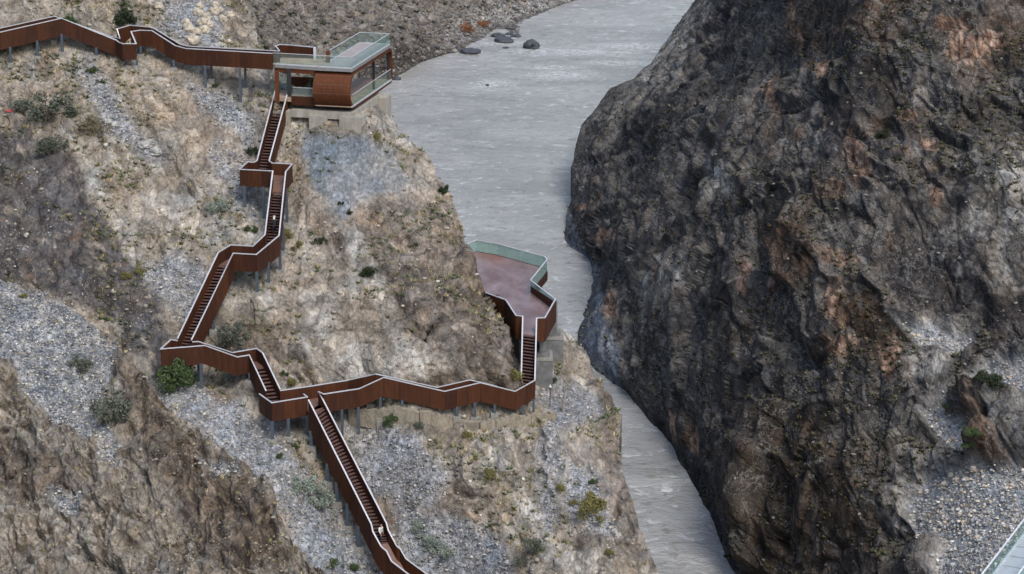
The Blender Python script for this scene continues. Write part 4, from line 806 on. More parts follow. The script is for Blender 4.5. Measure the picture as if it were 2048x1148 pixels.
# beams under slab, columns, lower floor
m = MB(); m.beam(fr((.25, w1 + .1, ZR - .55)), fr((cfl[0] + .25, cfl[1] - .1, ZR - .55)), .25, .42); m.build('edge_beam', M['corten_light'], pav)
ZF = 74.45
for (x, y, ww, mm) in ((550.3, 150, .42, 'corten_light'), (573, 148, .40, 'dark')):
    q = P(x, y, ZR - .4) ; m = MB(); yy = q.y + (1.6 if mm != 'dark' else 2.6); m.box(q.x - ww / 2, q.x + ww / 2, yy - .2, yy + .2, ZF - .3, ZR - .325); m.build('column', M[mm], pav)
aF = 5.5
fl = [P(551, 203, ZF), P(579, 198, ZF), P(579, 194.5, ZF), P(627, 196, ZF)]
lf = uvw(545, 196, ZF); m = MB(); m.box(.2, aF, w1 + .02, lf[1] + .5, ZF - .45, ZF, fr); m.build('lower_floor', M['tandeck'], pav)
m = MB(); m.beam(fr((.17, w1 + .03, ZF - .3)), fr((.17, lf[1] - 1.75, ZF - .3)), .08, .9); m.build('floor_fascia', M['corten'], pav)
m = MB(); m.box(aF, aF + .1, w1, lf[1] + .5, ZF, ZF + 1.0, fr); m.build('side_panel', M['corten'], pav)
m = MB(); m.box(.22, .26, w1 + .05, lf[1] - 1.9, ZF + .02, ZF + 1.0, fr); go = m.build('glass_railing', M['rglass'], pav); m = MB(); m.beam(fr((.24, w1, ZF + 1.02)), fr((.24, lf[1] - 1.9, ZF + 1.02)), .06, .05); m.build('handrail', M['rail'], go)
m = MB(); m.box(.3, aF, lf[1] + .46, lf[1] + .5, ZF + .02, ZF + 1.1, fr); m.build('glass_railing', M['rglass'], pav)
# interior stair to the roof
st = MB(); n = 12; o = None
for k in range(n):
    s = MB(); s.box(2.3 + .28 * k, 2.3 + .28 * (k + 1), w1 + .1, w1 + 1.35, ZF + .24 * (k + 1) - .06, ZF + .24 * (k + 1), fr)
    if o is None:
        b_ = MB(); 
        for ww in (w1 + .06, w1 + 1.36): b_.hexa([fr((2.2, ww, ZF)), fr((2.6, ww, ZF)), fr((2.3 + .28 * n, ww, ZF + .24 * n - .3)), fr((2.0 + .28 * n, ww, ZF + .24 * n))], [fr((2.2, ww + .04, ZF)), fr((2.6, ww + .04, ZF)), fr((2.3 + .28 * n, ww + .04, ZF + .24 * n - .3)), fr((2.0 + .28 * n, ww + .04, ZF + .24 * n))])
        o = b_.build('stair_flight', M['dark'], pav)
    s.build('step', M['dark'], o)
m = MB(); ww = w1 + 1.42; m.hexa([fr((2.1, ww, ZF + .05)), fr((2.3 + .28 * n, ww, ZF + .24 * n)), fr((2.3 + .28 * n, ww + .03, ZF + .24 * n)), fr((2.1, ww + .03, ZF + .05))], [fr((2.1, ww, ZF + 1.1)), fr((2.3 + .28 * n, ww, ZF + .24 * n + .6)), fr((2.3 + .28 * n, ww + .03, ZF + .24 * n + .6)), fr((2.1, ww + .03, ZF + 1.1))]); m.build('glass_railing', M['rglass'], pav)
# concrete foundation
fd = thing('concrete_foundation', 'weathered concrete beams and blocks carrying the viewing pavilion', 'foundation', fr((1, 2, 71)))
m = MB(); m.box(-.25, .75, -.15, 6.4, 72.55, 73.3, fr); m.build('ground_beam', M['concrete'], fd)
m = MB(); m.box(.752, LA - 3.6, -.15, .75, 72.5, 73.28, fr); m.build('ground_beam', M['concrete'], fd)
for (A0_, A1_, W0_, W1_, zt_) in ((-.7, 1.5, -1.0, 1.2, 72.9), (-.7, 1.2, 2.55, 4.35, 72.85), (LA - 5.4, LA - 3.5, -1.0, .9, 73.1), (-.6, 1.0, 6.42, 8.2, 73.15), (.8, 5., 8.3, 9.0, 73.6)):
    m = MB(); m.box(A0_, A1_, W0_, W1_, 69.2, zt_, fr); m.build('block', M['concrete'], fd)
m = MB()
for w_ in (.5, 3.3): m.box(.8, LA - 1.8, w_ - .15, w_ + .15, 73.3, z0b + .02, fr)
m.build('bearing_beam', M['dark'], fd)

# ------------------------------------------------------------------ retaining wall under the lower walkway
rw = [(700, 822), (745, 828), (790, 822), (840, 830), (885, 838), (905, 842), (930, 848), (960, 852), (990, 846), (1030, 838), (1060, 838), (1110, 832)]
pts = []
for x, y in rw:
    h_, n_ = hit(x, y)
    if h_ is not None: pts.append(h_)
for a_, b_ in ((0, 6), (6, len(pts))):
    seg = pts[a_:b_]; m = MB(); c_ = []
    for i, (p, q) in enumerate(zip(seg[:-1], seg[1:])):
        for k in range(4):
            u = p.lerp(q, k / 4) + Vector((0, -.5, .55 + rnd(-.1, .1))); v = p.lerp(q, (k + 1) / 4) + Vector((0, -.5, .55 + rnd(-.15, .15))); m.wall(u, v, 1.7 + rnd(-.3, .2), 1.7 + rnd(-.3, .2), .5 + rnd(0, .1))
    o = m.build('retaining_wall', M['wall']); tag(o, ['crumbling tan shotcrete wall under the left half of the W-shaped walkway', 'crumbling tan shotcrete wall under the right half of the W-shaped walkway'][0 if a_ == 0 else 1], 'wall')

# ------------------------------------------------------------------ glass footbridge bottom right
br = thing('glass_footbridge', 'pale glass and steel footbridge crossing the bottom right corner', 'bridge', P(2010, 1148, 62))
def ext(a, b, s, e): d = (b - a); return a - d * s, b + d * e
r1a, r1b = ext(P(1965, 1148, 63), P(2048, 1040, 63), .6, 1.2); r2a, r2b = ext(P(2018, 1148, 63), P(2080, 1068, 63), .6, 1.6)
d_ = (r1b - r1a).normalized(); nrm = Vector((d_.y, -d_.x, 0)); r2a = r1a + nrm * 2.1; r2b = r1b + nrm * 2.1
def dn(v, h): return v - z1 * h
m = MB(); m.hexa([dn(r1a, 1.35), dn(r2a, 1.35), dn(r2b, 1.35), dn(r1b, 1.35)], [dn(r1a, 1.15), dn(r2a, 1.15), dn(r2b, 1.15), dn(r1b, 1.15)]); dk = m.build('deck', simple('pale_blue_deck', (.42, .46, .49), .4, .1, .12), br)
m = MB()
for k in range(1, 16): m.beam(dn(r1a.lerp(r1b, k / 16), 1.145), dn(r2a.lerp(r2b, k / 16), 1.145), .06, .03)
m.build('panel_joint', M['slab'], dk)
for A, B in ((r1a, r1b), (r2a, r2b)):
    m = MB(); n = 10
    for k in range(n): p = A.lerp(B, k / n); q = A.lerp(B, (k + 1) / n); m.wall(p + d_ * .02, q - d_ * .02, 1.1, 1.1, .025)
    g_ = m.build('glass_balustrade', M['rglass'], br); handrail(g_, [A, B], .09, .07, mat_=simple('white_rail', (.7, .72, .74), .4)); m = MB(); m.beam(dn(A, 1.2), dn(B, 1.2), .16, .34); m.build('edge_girder', simple('pale_steel', (.5, .53, .56), .5), g_)
print('built', time.time() - T0)
#VEG0
# ------------------------------------------------------------------ loose stones, tufts, scrub (uncountable)
ICO = []
ph = (1 + 5 ** .5) / 2
for a_ in (-1, 1):
    for b_ in (-ph, ph): ICO += [(a_, b_, 0), (0, a_, b_), (b_, 0, a_)]
ICO = np.array(ICO, float); ICO /= np.linalg.norm(ICO[0])
from itertools import combinations
IF_ = [t for t in combinations(range(12), 3) if all(np.linalg.norm(ICO[i] - ICO[j]) < 1.2 for i, j in combinations(t, 2))]
IF_ = np.array([t if np.dot(np.cross(ICO[t[1]] - ICO[t[0]], ICO[t[2]] - ICO[t[0]]), ICO[t[0]]) > 0 else (t[0], t[2], t[1]) for t in IF_])
def pick(V, G, n, wfun=None, side=None, cols=None):
    w_ = G.ravel() ** 1.2 if wfun is None else wfun.ravel(); w_ = w_ / w_.sum(); c = np.cumsum(w_); return np.searchsorted(c, RNG.random(n))
def stones(name, V, ids, smin, smax, pal, label, pw=2.6):
    n = len(ids); P0 = V.reshape(-1, 3)[ids] + RNG.normal(0, .15, (n, 3)) * [1, 1, 0]
    s = smin * (1 - RNG.random(n)) ** (-1 / pw); s = np.minimum(s, smax)
    R = np.linalg.qr(RNG.normal(size=(n, 3, 3)))[0]; sc = s[:, None] * RNG.uniform(.6, 1.3, (n, 3)); sc[:, 2] *= .75
    pts = ICO[None] * (1 + RNG.normal(0, .17, (n, 12, 1))); pts = np.einsum('nij,nkj->nki', R, pts) * sc[:, None]; pts += P0[:, None] + np.array([0, 0, .35])[None, None] * s[:, None, None]
    Fq = (IF_[None] + (np.arange(n) * 12)[:, None, None]).reshape(-1, 3)
    pal = np.array(pal); c = pal[RNG.integers(0, len(pal), n)] * RNG.uniform(.65, 1.3, (n, 1)); c = np.repeat(c, 20, 0)
    o = fast_mesh(name, pts.reshape(-1, 3), Fq, M['stone'], {'albedo': ('FACE', c)}); return tag(o, label, 'stones', kind='stuff')
GREY = [(.20, .215, .235), (.28, .29, .30), (.36, .365, .37), (.15, .165, .185), (.42, .40, .36), (.33, .30, .25)]
TAN = [(.30, .26, .20), (.37, .335, .275), (.22, .19, .15), (.41, .385, .34), (.18, .155, .13), (.27, .24, .20)]
nc = hillG.shape[1]
stones('loose_stones', hillV[:, :nc], pick(None, hillG, 20000, np.clip(hillG[:, :770] - .16, 0, 1)), .05, .34, GREY, 'grey loose stones covering the gully and scree below the walkways') if False else None
hv = hillV[:, :770]; hg = hillG[:, :770]
fm_ = np.zeros(PX.shape)
for z in [FAN] : fm_ = np.maximum(fm_, zmask(PX, PY, 0, 0, z, 12))
sm_h = fm_.copy()
for z in SAND_H: sm_h = np.maximum(sm_h, .75 * zmask(PX, PY, 0, 0, z, 22))
hg = hg * (1 - .93 * fm_)
def wmask(Vs, Gs, thr): return np.clip(Gs - thr, 0, 1)
fl_ = hv.reshape(-1, 3)
stones('loose_stones', hv, pick(0, hg, 30000, wmask(hv, hg, .42) * 1.), .035, .17, GREY, 'grey loose stones covering the gully and scree below the walkways', 2.4)
stones('rock_debris', hv, pick(0, hg, 10000, np.clip(1 - hg, 0, 1) * (1 - sm_h) * (fbm(hv / 6., 3, 600) > .02)), .04, .26, TAN, 'tan and pale rock debris strewn over the slope around the stairways', 2.3)
sv = spV[-420:]; sg = spG[-420:]
stones('gravel_bank', sv, pick(0, sg, 17000, wmask(sv, sg, .3)), .036, .15, GREY + [(.5, .47, .4), (.09, .11, .14)], 'blue-grey and cream pebbles lying on the slope at the left edge', 2.4)
stones('rock_debris', sv, pick(0, sg, 7000, np.clip(.6 - sg, 0, 1) * (fbm(sv / 5., 3, 601) > .0)), .035, .2, [(x * .7, y * .67, z * .62) for x, y, z in TAN], 'brown rock debris on the dark foreground spur', 2.3)
cv = clV[:, -520:]; cg = clG[:, -520:]
stones('gravel_slope', cv, pick(0, cg, 20000, wmask(cv, cg, .4)), .06, .26, [(x * 1.35, y * 1.35, z * 1.33) for x, y, z in GREY] + [(.55, .52, .46), (.5, .42, .3)], 'grey gravel and cobbles on the slope beside the glass footbridge', 2.1)
stones('rock_debris', cv, pick(0, cg, 5000, np.clip(.5 - cg, 0, 1) * (np.clip(clN[..., 2], 0, 1) > .6)), .07, .30, [(.12, .115, .10), (.19, .18, .16), (.07, .068, .065)], 'pale debris lodged on the ledges of the dark cliff', 2.4)
fv = faV[-len(FPX):]; z_ = fv[..., 2]
stones('bank_stones', fv, pick(0, z_, 12000, ((z_ > .1) & (z_ < 22)) * np.where(z_ < 5, 1., .35)), .13, .75, [(.12, .11, .11), (.20, .19, .17), (.25, .24, .215), (.07, .07, .08), (.15, .13, .11)], 'dark and pale stones along the far river bank', 2.2)

def tufts(name, V, ids, smin, smax, pal, label, blades=9, droop=.5, cat='grass', wide=.05):
    n = len(ids); P0 = V.reshape(-1, 3)[ids]; s = RNG.uniform(smin, smax, n)
    k = blades; az = RNG.uniform(0, 6.283, (n, k)); ln = RNG.uniform(.5, 1, (n, k)) * s[:, None]; r = RNG.uniform(0, .45, (n, k)) * s[:, None]
    bx = P0[:, None, 0] + np.cos(az) * r; by = P0[:, None, 1] + np.sin(az) * r; bz = P0[:, None, 2] + 0 * r - .03
    tx = bx + np.cos(az) * ln * droop; ty = by + np.sin(az) * ln * droop; tz = bz + ln * .9
    wv = wide * (.6 + s[:, None] * 1.2); px_ = -np.sin(az + .6) * wv; py_ = np.cos(az + .6) * wv
    v = np.stack([np.stack([bx - px_, by - py_, bz], -1), np.stack([bx + px_, by + py_, bz], -1), np.stack([tx, ty, tz], -1)], 2)
    Fq = np.arange(n * k * 3).reshape(-1, 3); pal = np.array(pal); c = pal[RNG.integers(0, len(pal), n)] * RNG.uniform(.7, 1.25, (n, 1)); c = np.repeat(c, k, 0)
    o = fast_mesh(name, v.reshape(-1, 3), Fq, M['stone'], {'albedo': ('FACE', c)}); return tag(o, label, cat, kind='stuff')
mk = (fbm(hv / 7., 3, 610) > .05) * np.clip(1 - hg, 0, 1) * (1 - .9 * sm_h) + .02 * (1 - fm_)
STRAW = [(.36, .29, .14), (.28, .24, .11), (.42, .35, .20), (.20, .19, .08)]; GRN = [(.07, .10, .035), (.12, .14, .06), (.17, .19, .13), (.10, .10, .05)]
tufts('dry_grass', hv, pick(0, hg, 3600, mk), .18, .55, STRAW, 'straw-coloured grass tufts dotted over the slope around the stairways')
tufts('low_scrub', hv, pick(0, hg, 3200, mk), .15, .5, GRN, 'small green scrub dotted over the slope around the stairways', 14, .8, 'scrub', .07)
tufts('dry_grass', sv, pick(0, sg, 900, np.ones(sg.shape)), .18, .45, STRAW + GRN[1:2], 'straw-coloured grass tufts on the foreground spur')
tufts('cliff_scrub', cv, pick(0, cg, 4200, np.clip(.8 - cg, 0, 1) * (.02 + (clN[..., 2] > .35)) * (fbm(cv * [1, .5, 1] / 16., 3, 620) > -.05)), .2, .6, [(.045, .055, .025), (.07, .075, .035), (.10, .095, .05), (.13, .11, .06)], 'dark scrub clinging to the ledges of the cliff across the river', 16, .9, 'scrub', .10)
tufts('bank_scrub', fv, pick(0, z_, 700, (z_ > 3) * 1.), .4, 1.3, [(.05, .06, .035), (.08, .075, .045)], 'dark scrub scattered on the far river bank', 16, .9, 'scrub', .14)

# ------------------------------------------------------------------ shrubs (things)
LEAF = dict(green=leafy('green_leaves', (.030, .050, .020), (.085, .125, .050)), sage=leafy('sage_leaves', (.15, .19, .155), (.31, .35, .29)), olive=leafy('olive_leaves', (.09, .085, .03), (.25, .225, .085)), dark=leafy('dark_leaves', (.016, .024, .014), (.05, .068, .034)), dry=leafy('dry_twigs', (.10, .085, .055), (.22, .19, .12)), rust=leafy('rust_leaves', (.16, .07, .035), (.36, .18, .10)), grey=leafy('grey_green_leaves', (.055, .065, .05), (.15, .165, .125)))
PROTO = {}
def proto(kind, var):
    if (kind, var) in PROTO: return PROTO[(kind, var)]
    rg = np.random.default_rng(hash((len(kind), var)) % 1000 + var * 7 + len(kind)); nb = 13; cs = rg.normal(size=(nb, 3)) * [.42, .42, .24] + [0, 0, .52]; cs[:, 2] = np.abs(cs[:, 2]); rs = rg.uniform(.2, .42, nb)
    n = 2000 if kind not in ('grey', 'dry') else 1500; which = rg.integers(0, nb, n); d = rg.normal(size=(n, 3)); d /= np.linalg.norm(d, axis=1)[:, None]; c = cs[which] + d * (rs[which] * rg.uniform(.35, 1.12, n) ** .6)[:, None]; c[:, 2] = np.maximum(c[:, 2], .02)
    s = rg.uniform(.03, .065, n)[:, None]; t1 = rg.normal(size=(n, 3)); t1 /= np.linalg.norm(t1, axis=1)[:, None]; t2 = np.cross(t1, rg.normal(size=(n, 3))); t2 /= np.linalg.norm(t2, axis=1)[:, None]
    v = np.stack([c - t1 * s * 1.5, c - t2 * s * .7, c + t1 * s * 1.5, c + t2 * s * .7], 1); tone = np.clip(rg.normal(.5, .22, n) + (cs[which][:, 2] - .4) * .3, 0, 1)
    me = fast_mesh('foliage', v.reshape(-1, 3), np.arange(n * 4).reshape(-1, 4), LEAF[kind], {'tone': ('FACE', tone)})
    st = MB()
    for k in range(9):
        e = Vector(cs[k]) * .95; st.tube([(0, 0, -.08), (e.x * .35, e.y * .35, e.z * .55), tuple(e)], [.03, .02, .008], 4)
    so_ = st.build('stem', M['bark']); PROTO[(kind, var)] = (me, so_, [False]); return PROTO[(kind, var)]
NS = 0
def shrub(px, py, d, kind, label, name='shrub', hs=1.0, group=None, wx=1.0):
    global NS
    NS += 1; pt, nn = hit(px, py + d * .32)
    if pt is None: print('no hit', label); return
    dist = (pt - CV).length; R = d / 2 * dist / F; fo, st, used = proto(kind, NS % 3)
    t = thing(name, label, 'shrub' if name != 'grass_clump' else 'grass', pt + Vector((0, 0, -.05 * R)), rnd(0, 6.28), group); t.scale = (R * 1.05 * wx, R * 1.05 * wx, R * 1.15 * hs)
    for src in (fo, st):
        c = src.copy() if used[0] else src
        if used[0]: COL.objects.link(c)
        c.parent = t
        nm = 'foliage' if src is fo else 'stem'; c.name = nm
    used[0] = True
S = [(345, 748, 96, 'green', 'large bushy green shrub in front of the left end of the middle landing', .95), (465, 668, 72, 'grey', 'dark olive shrub on the rock right of the third stair flight', 1), (735, 541, 40, 'dark', 'round dark green shrub alone in the middle of the slope', .9),
 (1191, 1008, 62, 'olive', 'big yellow-green bush near the cliff edge above the narrow river', 1), (92, 200, 112, 'grey', 'wide grey-green shrub below the left end of the upper walkway', .7), (98, 284, 68, 'grey', 'grey-green shrub on the dark rock at the left, below the wide one', .8), (185, 248, 54, 'dry', 'twiggy dry shrub left of the tan sand slope', .9),
 (228, 812, 84, 'grey', 'airy grey-green bush at the edge of the pebble bank', .9), (166, 722, 54, 'grey', 'small grey-green bush among the pebbles', .8), (604, 962, 64, 'sage', 'pale sage bush left of the long lower stairway, upper of two', .7), (642, 988, 64, 'sage', 'pale sage bush left of the long lower stairway, lower of two', .7),
 (838, 1048, 38, 'sage', 'pale sage bush right of the long lower stairway, topmost of three', .8), (856, 1073, 42, 'sage', 'pale sage bush right of the long lower stairway, middle of three', .8), (884, 1096, 46, 'sage', 'pale sage bush right of the long lower stairway, lowest of three', .8),
 (1070, 1086, 52, 'grey', 'grey-green bush near the bottom edge, upper right of a pair', .9), (1046, 1118, 38, 'grey', 'grey-green bush near the bottom edge, lower left of a pair', .8), (438, 406, 46, 'sage', 'sage shrub left of the second stair flight on the pale sand', .7), (505, 452, 34, 'green', 'low green shrub just left of the dog-leg in the second stair flight', .6),
 (574, 470, 32, 'olive', 'yellow-green clump beside the right side of the second stair flight', 1), (597, 484, 22, 'olive', 'small straw clump right of the second stair flight', .8), (886, 378, 28, 'dark', 'dark bush on the ridge edge against the river', .9), (787, 838, 32, 'green', 'dark green shrub under the first peak of the W-shaped walkway', 1), (838, 850, 22, 'grey', 'small grey shrub below the tan wall', 1), (936, 868, 22, 'olive', 'small olive shrub below the right tan wall', 1.2),
 (985, 945, 32, 'olive', 'olive shrub in the middle of the lower slope', .9), (1117, 970, 32, 'olive', 'bright yellow-green shrub right of the grey gravel strip', .7), (1147, 1003, 18, 'olive', 'small yellow-green shrub left of the big cliff-edge bush', 1), (1185, 962, 18, 'green', 'small green shrub above the big cliff-edge bush', 1), (141, 38, 44, 'green', 'green bush rising behind the peak of the upper walkway', .9), (250, 32, 54, 'dark', 'dark green bush in the cleft above the upper landing', 1.1),
 (505, 300, 26, 'dark', 'dark shrub left of the first stair flight', .9), (1028, 748, 40, 'olive', 'olive bush tucked beside the foot of the platform stair', 1), (1984, 746, 64, 'dark', 'dark green mound on the pale ledge at the right edge', .55), (1944, 850, 52, 'green', 'green grassy patch under the brown boulder at the right', .35), (1946, 876, 50, 'green', 'thin green patch just above the gravel slope at the right', .25), (1893, 802, 32, 'green', 'green scrub at the top of the small gravel fan', .45),
 (668, 1118, 34, 'green', 'low green shrub at the bottom edge, left of two', .6), (704, 1128, 34, 'green', 'low green shrub at the bottom edge, right of two', .6), (1766, 262, 34, 'dark', 'dark green bush in the middle of the cliff face', .6), (636, 478, 26, 'dark', 'small dark shrub above the pale streak', .8), (681, 405, 14, 'dark', 'tiny dark shrub at the foot of the blue-grey gravel fan', .8), (698, 424, 16, 'dark', 'tiny dark shrub just below the blue-grey gravel fan', .8),
 (756, 273, 22, 'olive', 'yellow-green tuft right of the gravel fan under the pavilion', 1.2), (580, 762, 28, 'olive', 'yellow-green shrub beside the stair above the junction', 1.1), (572, 745, 18, 'green', 'small green shrub behind the stair above the junction', 1), (457, 748, 28, 'sage', 'pale shrub under the sloping middle walkway', .9), (645, 42, 18, 'grey', 'round dark shrub on the far bank above the pavilion', .8), (935, 55, 34, 'rust', 'rust-red bush on the far river bank, left of two', .9), (965, 45, 26, 'rust', 'rust-red bush on the far river bank, right of two', .8),
 (1217, 1100, 24, 'olive', 'straw shrub on the brow of the cliff at the bottom', .8), (1100, 760, 26, 'dark', 'dark shrub at the foot of the concrete pier', .8), (590, 890, 18, 'green', 'bright green shrub left of the top of the long lower stairway', .8), (562, 908, 22, 'green', 'green shrub below the posts of the junction landing', .8), (185, 135, 26, 'green', 'green scrub at the head of the left stone strip', .6), (203, 160, 20, 'green', 'green scrub beside the left stone strip', .6), (432, 170, 16, 'green', 'green shrub between the tall posts of the upper walkway', 1),
 (250, 548, 26, 'olive', 'yellow grass clump on the edge of the dark rock slab, left of two', .7), (278, 540, 26, 'olive', 'yellow grass clump on the edge of the dark rock slab, right of two', .7), (48, 590, 22, 'olive', 'straw clump above the pebble bank', .8), (1005, 180, 1, 'dark', '', 1)]
for q in S:
    if q[2] > 5: shrub(q[0], q[1], q[2], q[3], q[4], 'shrub', q[5])

# ------------------------------------------------------------------ boulders
def boulder(px, py, wpx, hpx, label, col=(.06, .068, .08), group=None, water=False, seed=0):
    import bmesh
    if water: pt = P(px, py + hpx * .4, 0)
    else:
        pt, nn = hit(px, py)
        if pt is None: return
    dist = (pt - CV).length; sx_ = wpx / 2 * dist / F; sz_ = hpx / 2 * dist / F
    bm = bmesh.new(); bmesh.ops.create_icosphere(bm, subdivisions=3, radius=1.)
    cc = np.array([v.co[:] for v in bm.verts]); f_, _, _ = facets(cc * 1.5 + (seed % 17) * 3.7, 700, 1.6, .8); k = 1 + .55 * f_ + .22 * fbm(cc * 3 + seed, 3, 710)
    for v, kk in zip(bm.verts, k): v.co *= kk; v.co.x *= sx_; v.co.y *= sx_ * .9; v.co.z = max(v.co.z, -.7) * sz_ * 1.15
    me = bpy.data.meshes.new('boulder'); bm.to_mesh(me); bm.free(); me.materials.append(bmat(col)); o = bpy.data.objects.new('boulder', me); COL.objects.link(o); o.location = pt + Vector((0, 0, sz_ * (.35 if water else .3))); o.rotation_euler.z = 0
    tag(o, label, 'boulder', group)
BM_ = {}
def bmat(c):
    if c not in BM_: BM_[c] = simple('boulder_rock', c, .7, 0, .45, 2.5)
    return BM_[c]
for (x, y, ww, hh, lb) in [(1063, 89, 25, 17, 'dark pointed boulder standing alone in the river'), (1010, 79, 28, 11, 'long dark boulder at the tip of the stony spit'), (940, 102, 30, 10, 'low flat dark boulder at the water edge, nearest the pavilion'), (996, 70, 20, 8, 'grey flat boulder behind the long dark one on the spit'), (1032, 71, 14, 6, 'small dark boulder at the far end of the spit'), (1018, 67, 12, 5, 'smallest grey boulder on the spit'), (975, 170, 5, 4, 'tiny dark rock breaking the foam patch in mid river'), (1012, 95, 10, 3, 'submerged rock just showing below the spit'), (792, 156, 14, 7, 'dark rock in the shallows beside the pavilion')]:
    boulder(x, y, ww, hh, lb, water=True, seed=x)
for k, (x, y, s) in enumerate([(395, 28, 16), (412, 36, 14), (428, 26, 15), (445, 40, 13), (405, 48, 15), (378, 60, 18), (392, 66, 14), (420, 52, 12), (385, 84, 20), (440, 24, 12), (372, 46, 12), (460, 32, 13), (318, 16, 14), (408, 62, 16), (400, 14, 11), (430, 12, 12)]):
    boulder(x, y, s, s * .85, 'pale cream boulder in the rock heap above the upper walkway', (.42, .37, .29), 'pale boulders heaped above the upper walkway', seed=k + 2)
for k, (x, y, s) in enumerate([(215, 190 + 55, 12), (232, 252, 14), (290, 292, 18), (312, 305, 18), (300, 285, 12)]):
    boulder(x, y, s, s * .7, 'pale grey boulder in the stone strip running down from the upper walkway', (.34, .34, .32), 'boulders in the left stone strip', seed=k + 30)
for k, (x, y, s) in enumerate([(1890, 972, 14), (1912, 962, 12), (1934, 960, 11), (1903, 952, 9), (1948, 940, 12), (1870, 935, 9), (1955, 1078, 12), (1937, 1066, 9), (1920, 1030, 9)]):
    boulder(x, y, s, s * .8, 'cream cobble larger than the rest on the gravel slope near the footbridge', (.44, .40, .33), 'large cobbles on the gravel slope', seed=k + 50)


# red cloth, dead tree, marker
pt, nn = hit(22, 223)
m = MB(); r_ = random.Random(3)
for k in range(5): m.add([pt + Vector((-.55 + .25 * k, -.02 * k, .30 - .05 * k)), pt + Vector((-.3 + .25 * k, 0, .24 - .05 * k)), pt + Vector((-.28 + .25 * k, -.25, .02 - .05 * k)), pt + Vector((-.5 + .25 * k, -.25, .12 - .06 * k))], [(0, 1, 2, 3)])
tag(m.build('cloth', M['red']), 'scrap of faded red cloth on the rock at the left edge', 'cloth')
pt, nn = hit(1126, 824)
dt = thing('dead_tree', 'bare pale dead tree right of the concrete pier', 'tree', pt)
def tp(px, py, dy=0): # point above the tree base plane
    D = (np.array(pt) - CAM) @ FW; return Vector(PD(px, py, D + dy))
def limb(pts, r0, nm):
    m = MB(); n = len(pts); m.tube([tp(*p) for p in pts], [r0 * (1 - .75 * i / (n - 1)) for i in range(n)], 6); m.build(nm, M['bark'], dt)
limb([(1126, 832), (1125, 812), (1129, 790), (1132, 765), (1136, 742), (1139, 712)], .11, 'trunk')
for q in ([(1126, 820), (1118, 800), (1117, 788), (1120, 782)], [(1129, 790), (1136, 770), (1142, 735), (1145, 700), (1146, 682)], [(1136, 742), (1131, 705), (1124, 668), (1113, 650)], [(1142, 735), (1150, 710), (1156, 690), (1152, 665)], [(1120, 790), (1113, 784), (1108, 778)], [(1145, 700), (1136, 676), (1125, 662), (1118, 655)], [(1132, 765), (1124, 752), (1120, 742)]): limb(q, .045, 'branch')
pt2, nn = hit(1100, 814)
if pt2:
    mk_ = thing('marker_post', 'thin brown marker post with a white cap near the foot of the pier', 'post', pt2); m = MB(); m.tube([pt2 - z1 * .2, pt2 + z1 * 1.9], .05, 6); m.build('pole', M['corten'], mk_); m = MB(); m.tube([pt2 + z1 * 1.88, pt2 + z1 * 2.1], [.16, .06], 6); m.build('cap', M['rail'], mk_)

# ------------------------------------------------------------------ people
def skinned(nodes, edges, name, matr, parent, sub=1):
    me = bpy.data.meshes.new(name); me.from_pydata([n[0] for n in nodes], edges, []); o = bpy.data.objects.new(name + '_tmp', me); COL.objects.link(o)
    md = o.modifiers.new('s', 'SKIN')
    for i, n in enumerate(nodes): me.skin_vertices[0].data[i].radius = (n[1], n[1] * (n[2] if len(n) > 2 else 1))
    me.skin_vertices[0].data[0].use_root = True
    sm_ = o.modifiers.new('u', 'SUBSURF'); sm_.levels = sub; sm_.render_levels = sub
    dg = bpy.context.evaluated_depsgraph_get(); ev = o.evaluated_get(dg); m2 = bpy.data.meshes.new_from_object(ev); bpy.data.objects.remove(o); m2.name = name; m2.materials.clear(); m2.materials.append(matr)
    m2.polygons.foreach_set('use_smooth', [True] * len(m2.polygons)); q = bpy.data.objects.new(name, m2); COL.objects.link(q); q.parent = parent; return q
SK = simple('skin', (.38, .22, .15), .6); BL = simple('black_cloth', (.012, .012, .014), .9); WH = simple('white_cloth', (.60, .59, .56), .9); HAIR = simple('dark_hair', (.02, .014, .01), .6); NAVY = simple('navy_cloth', (.03, .035, .05), .9)
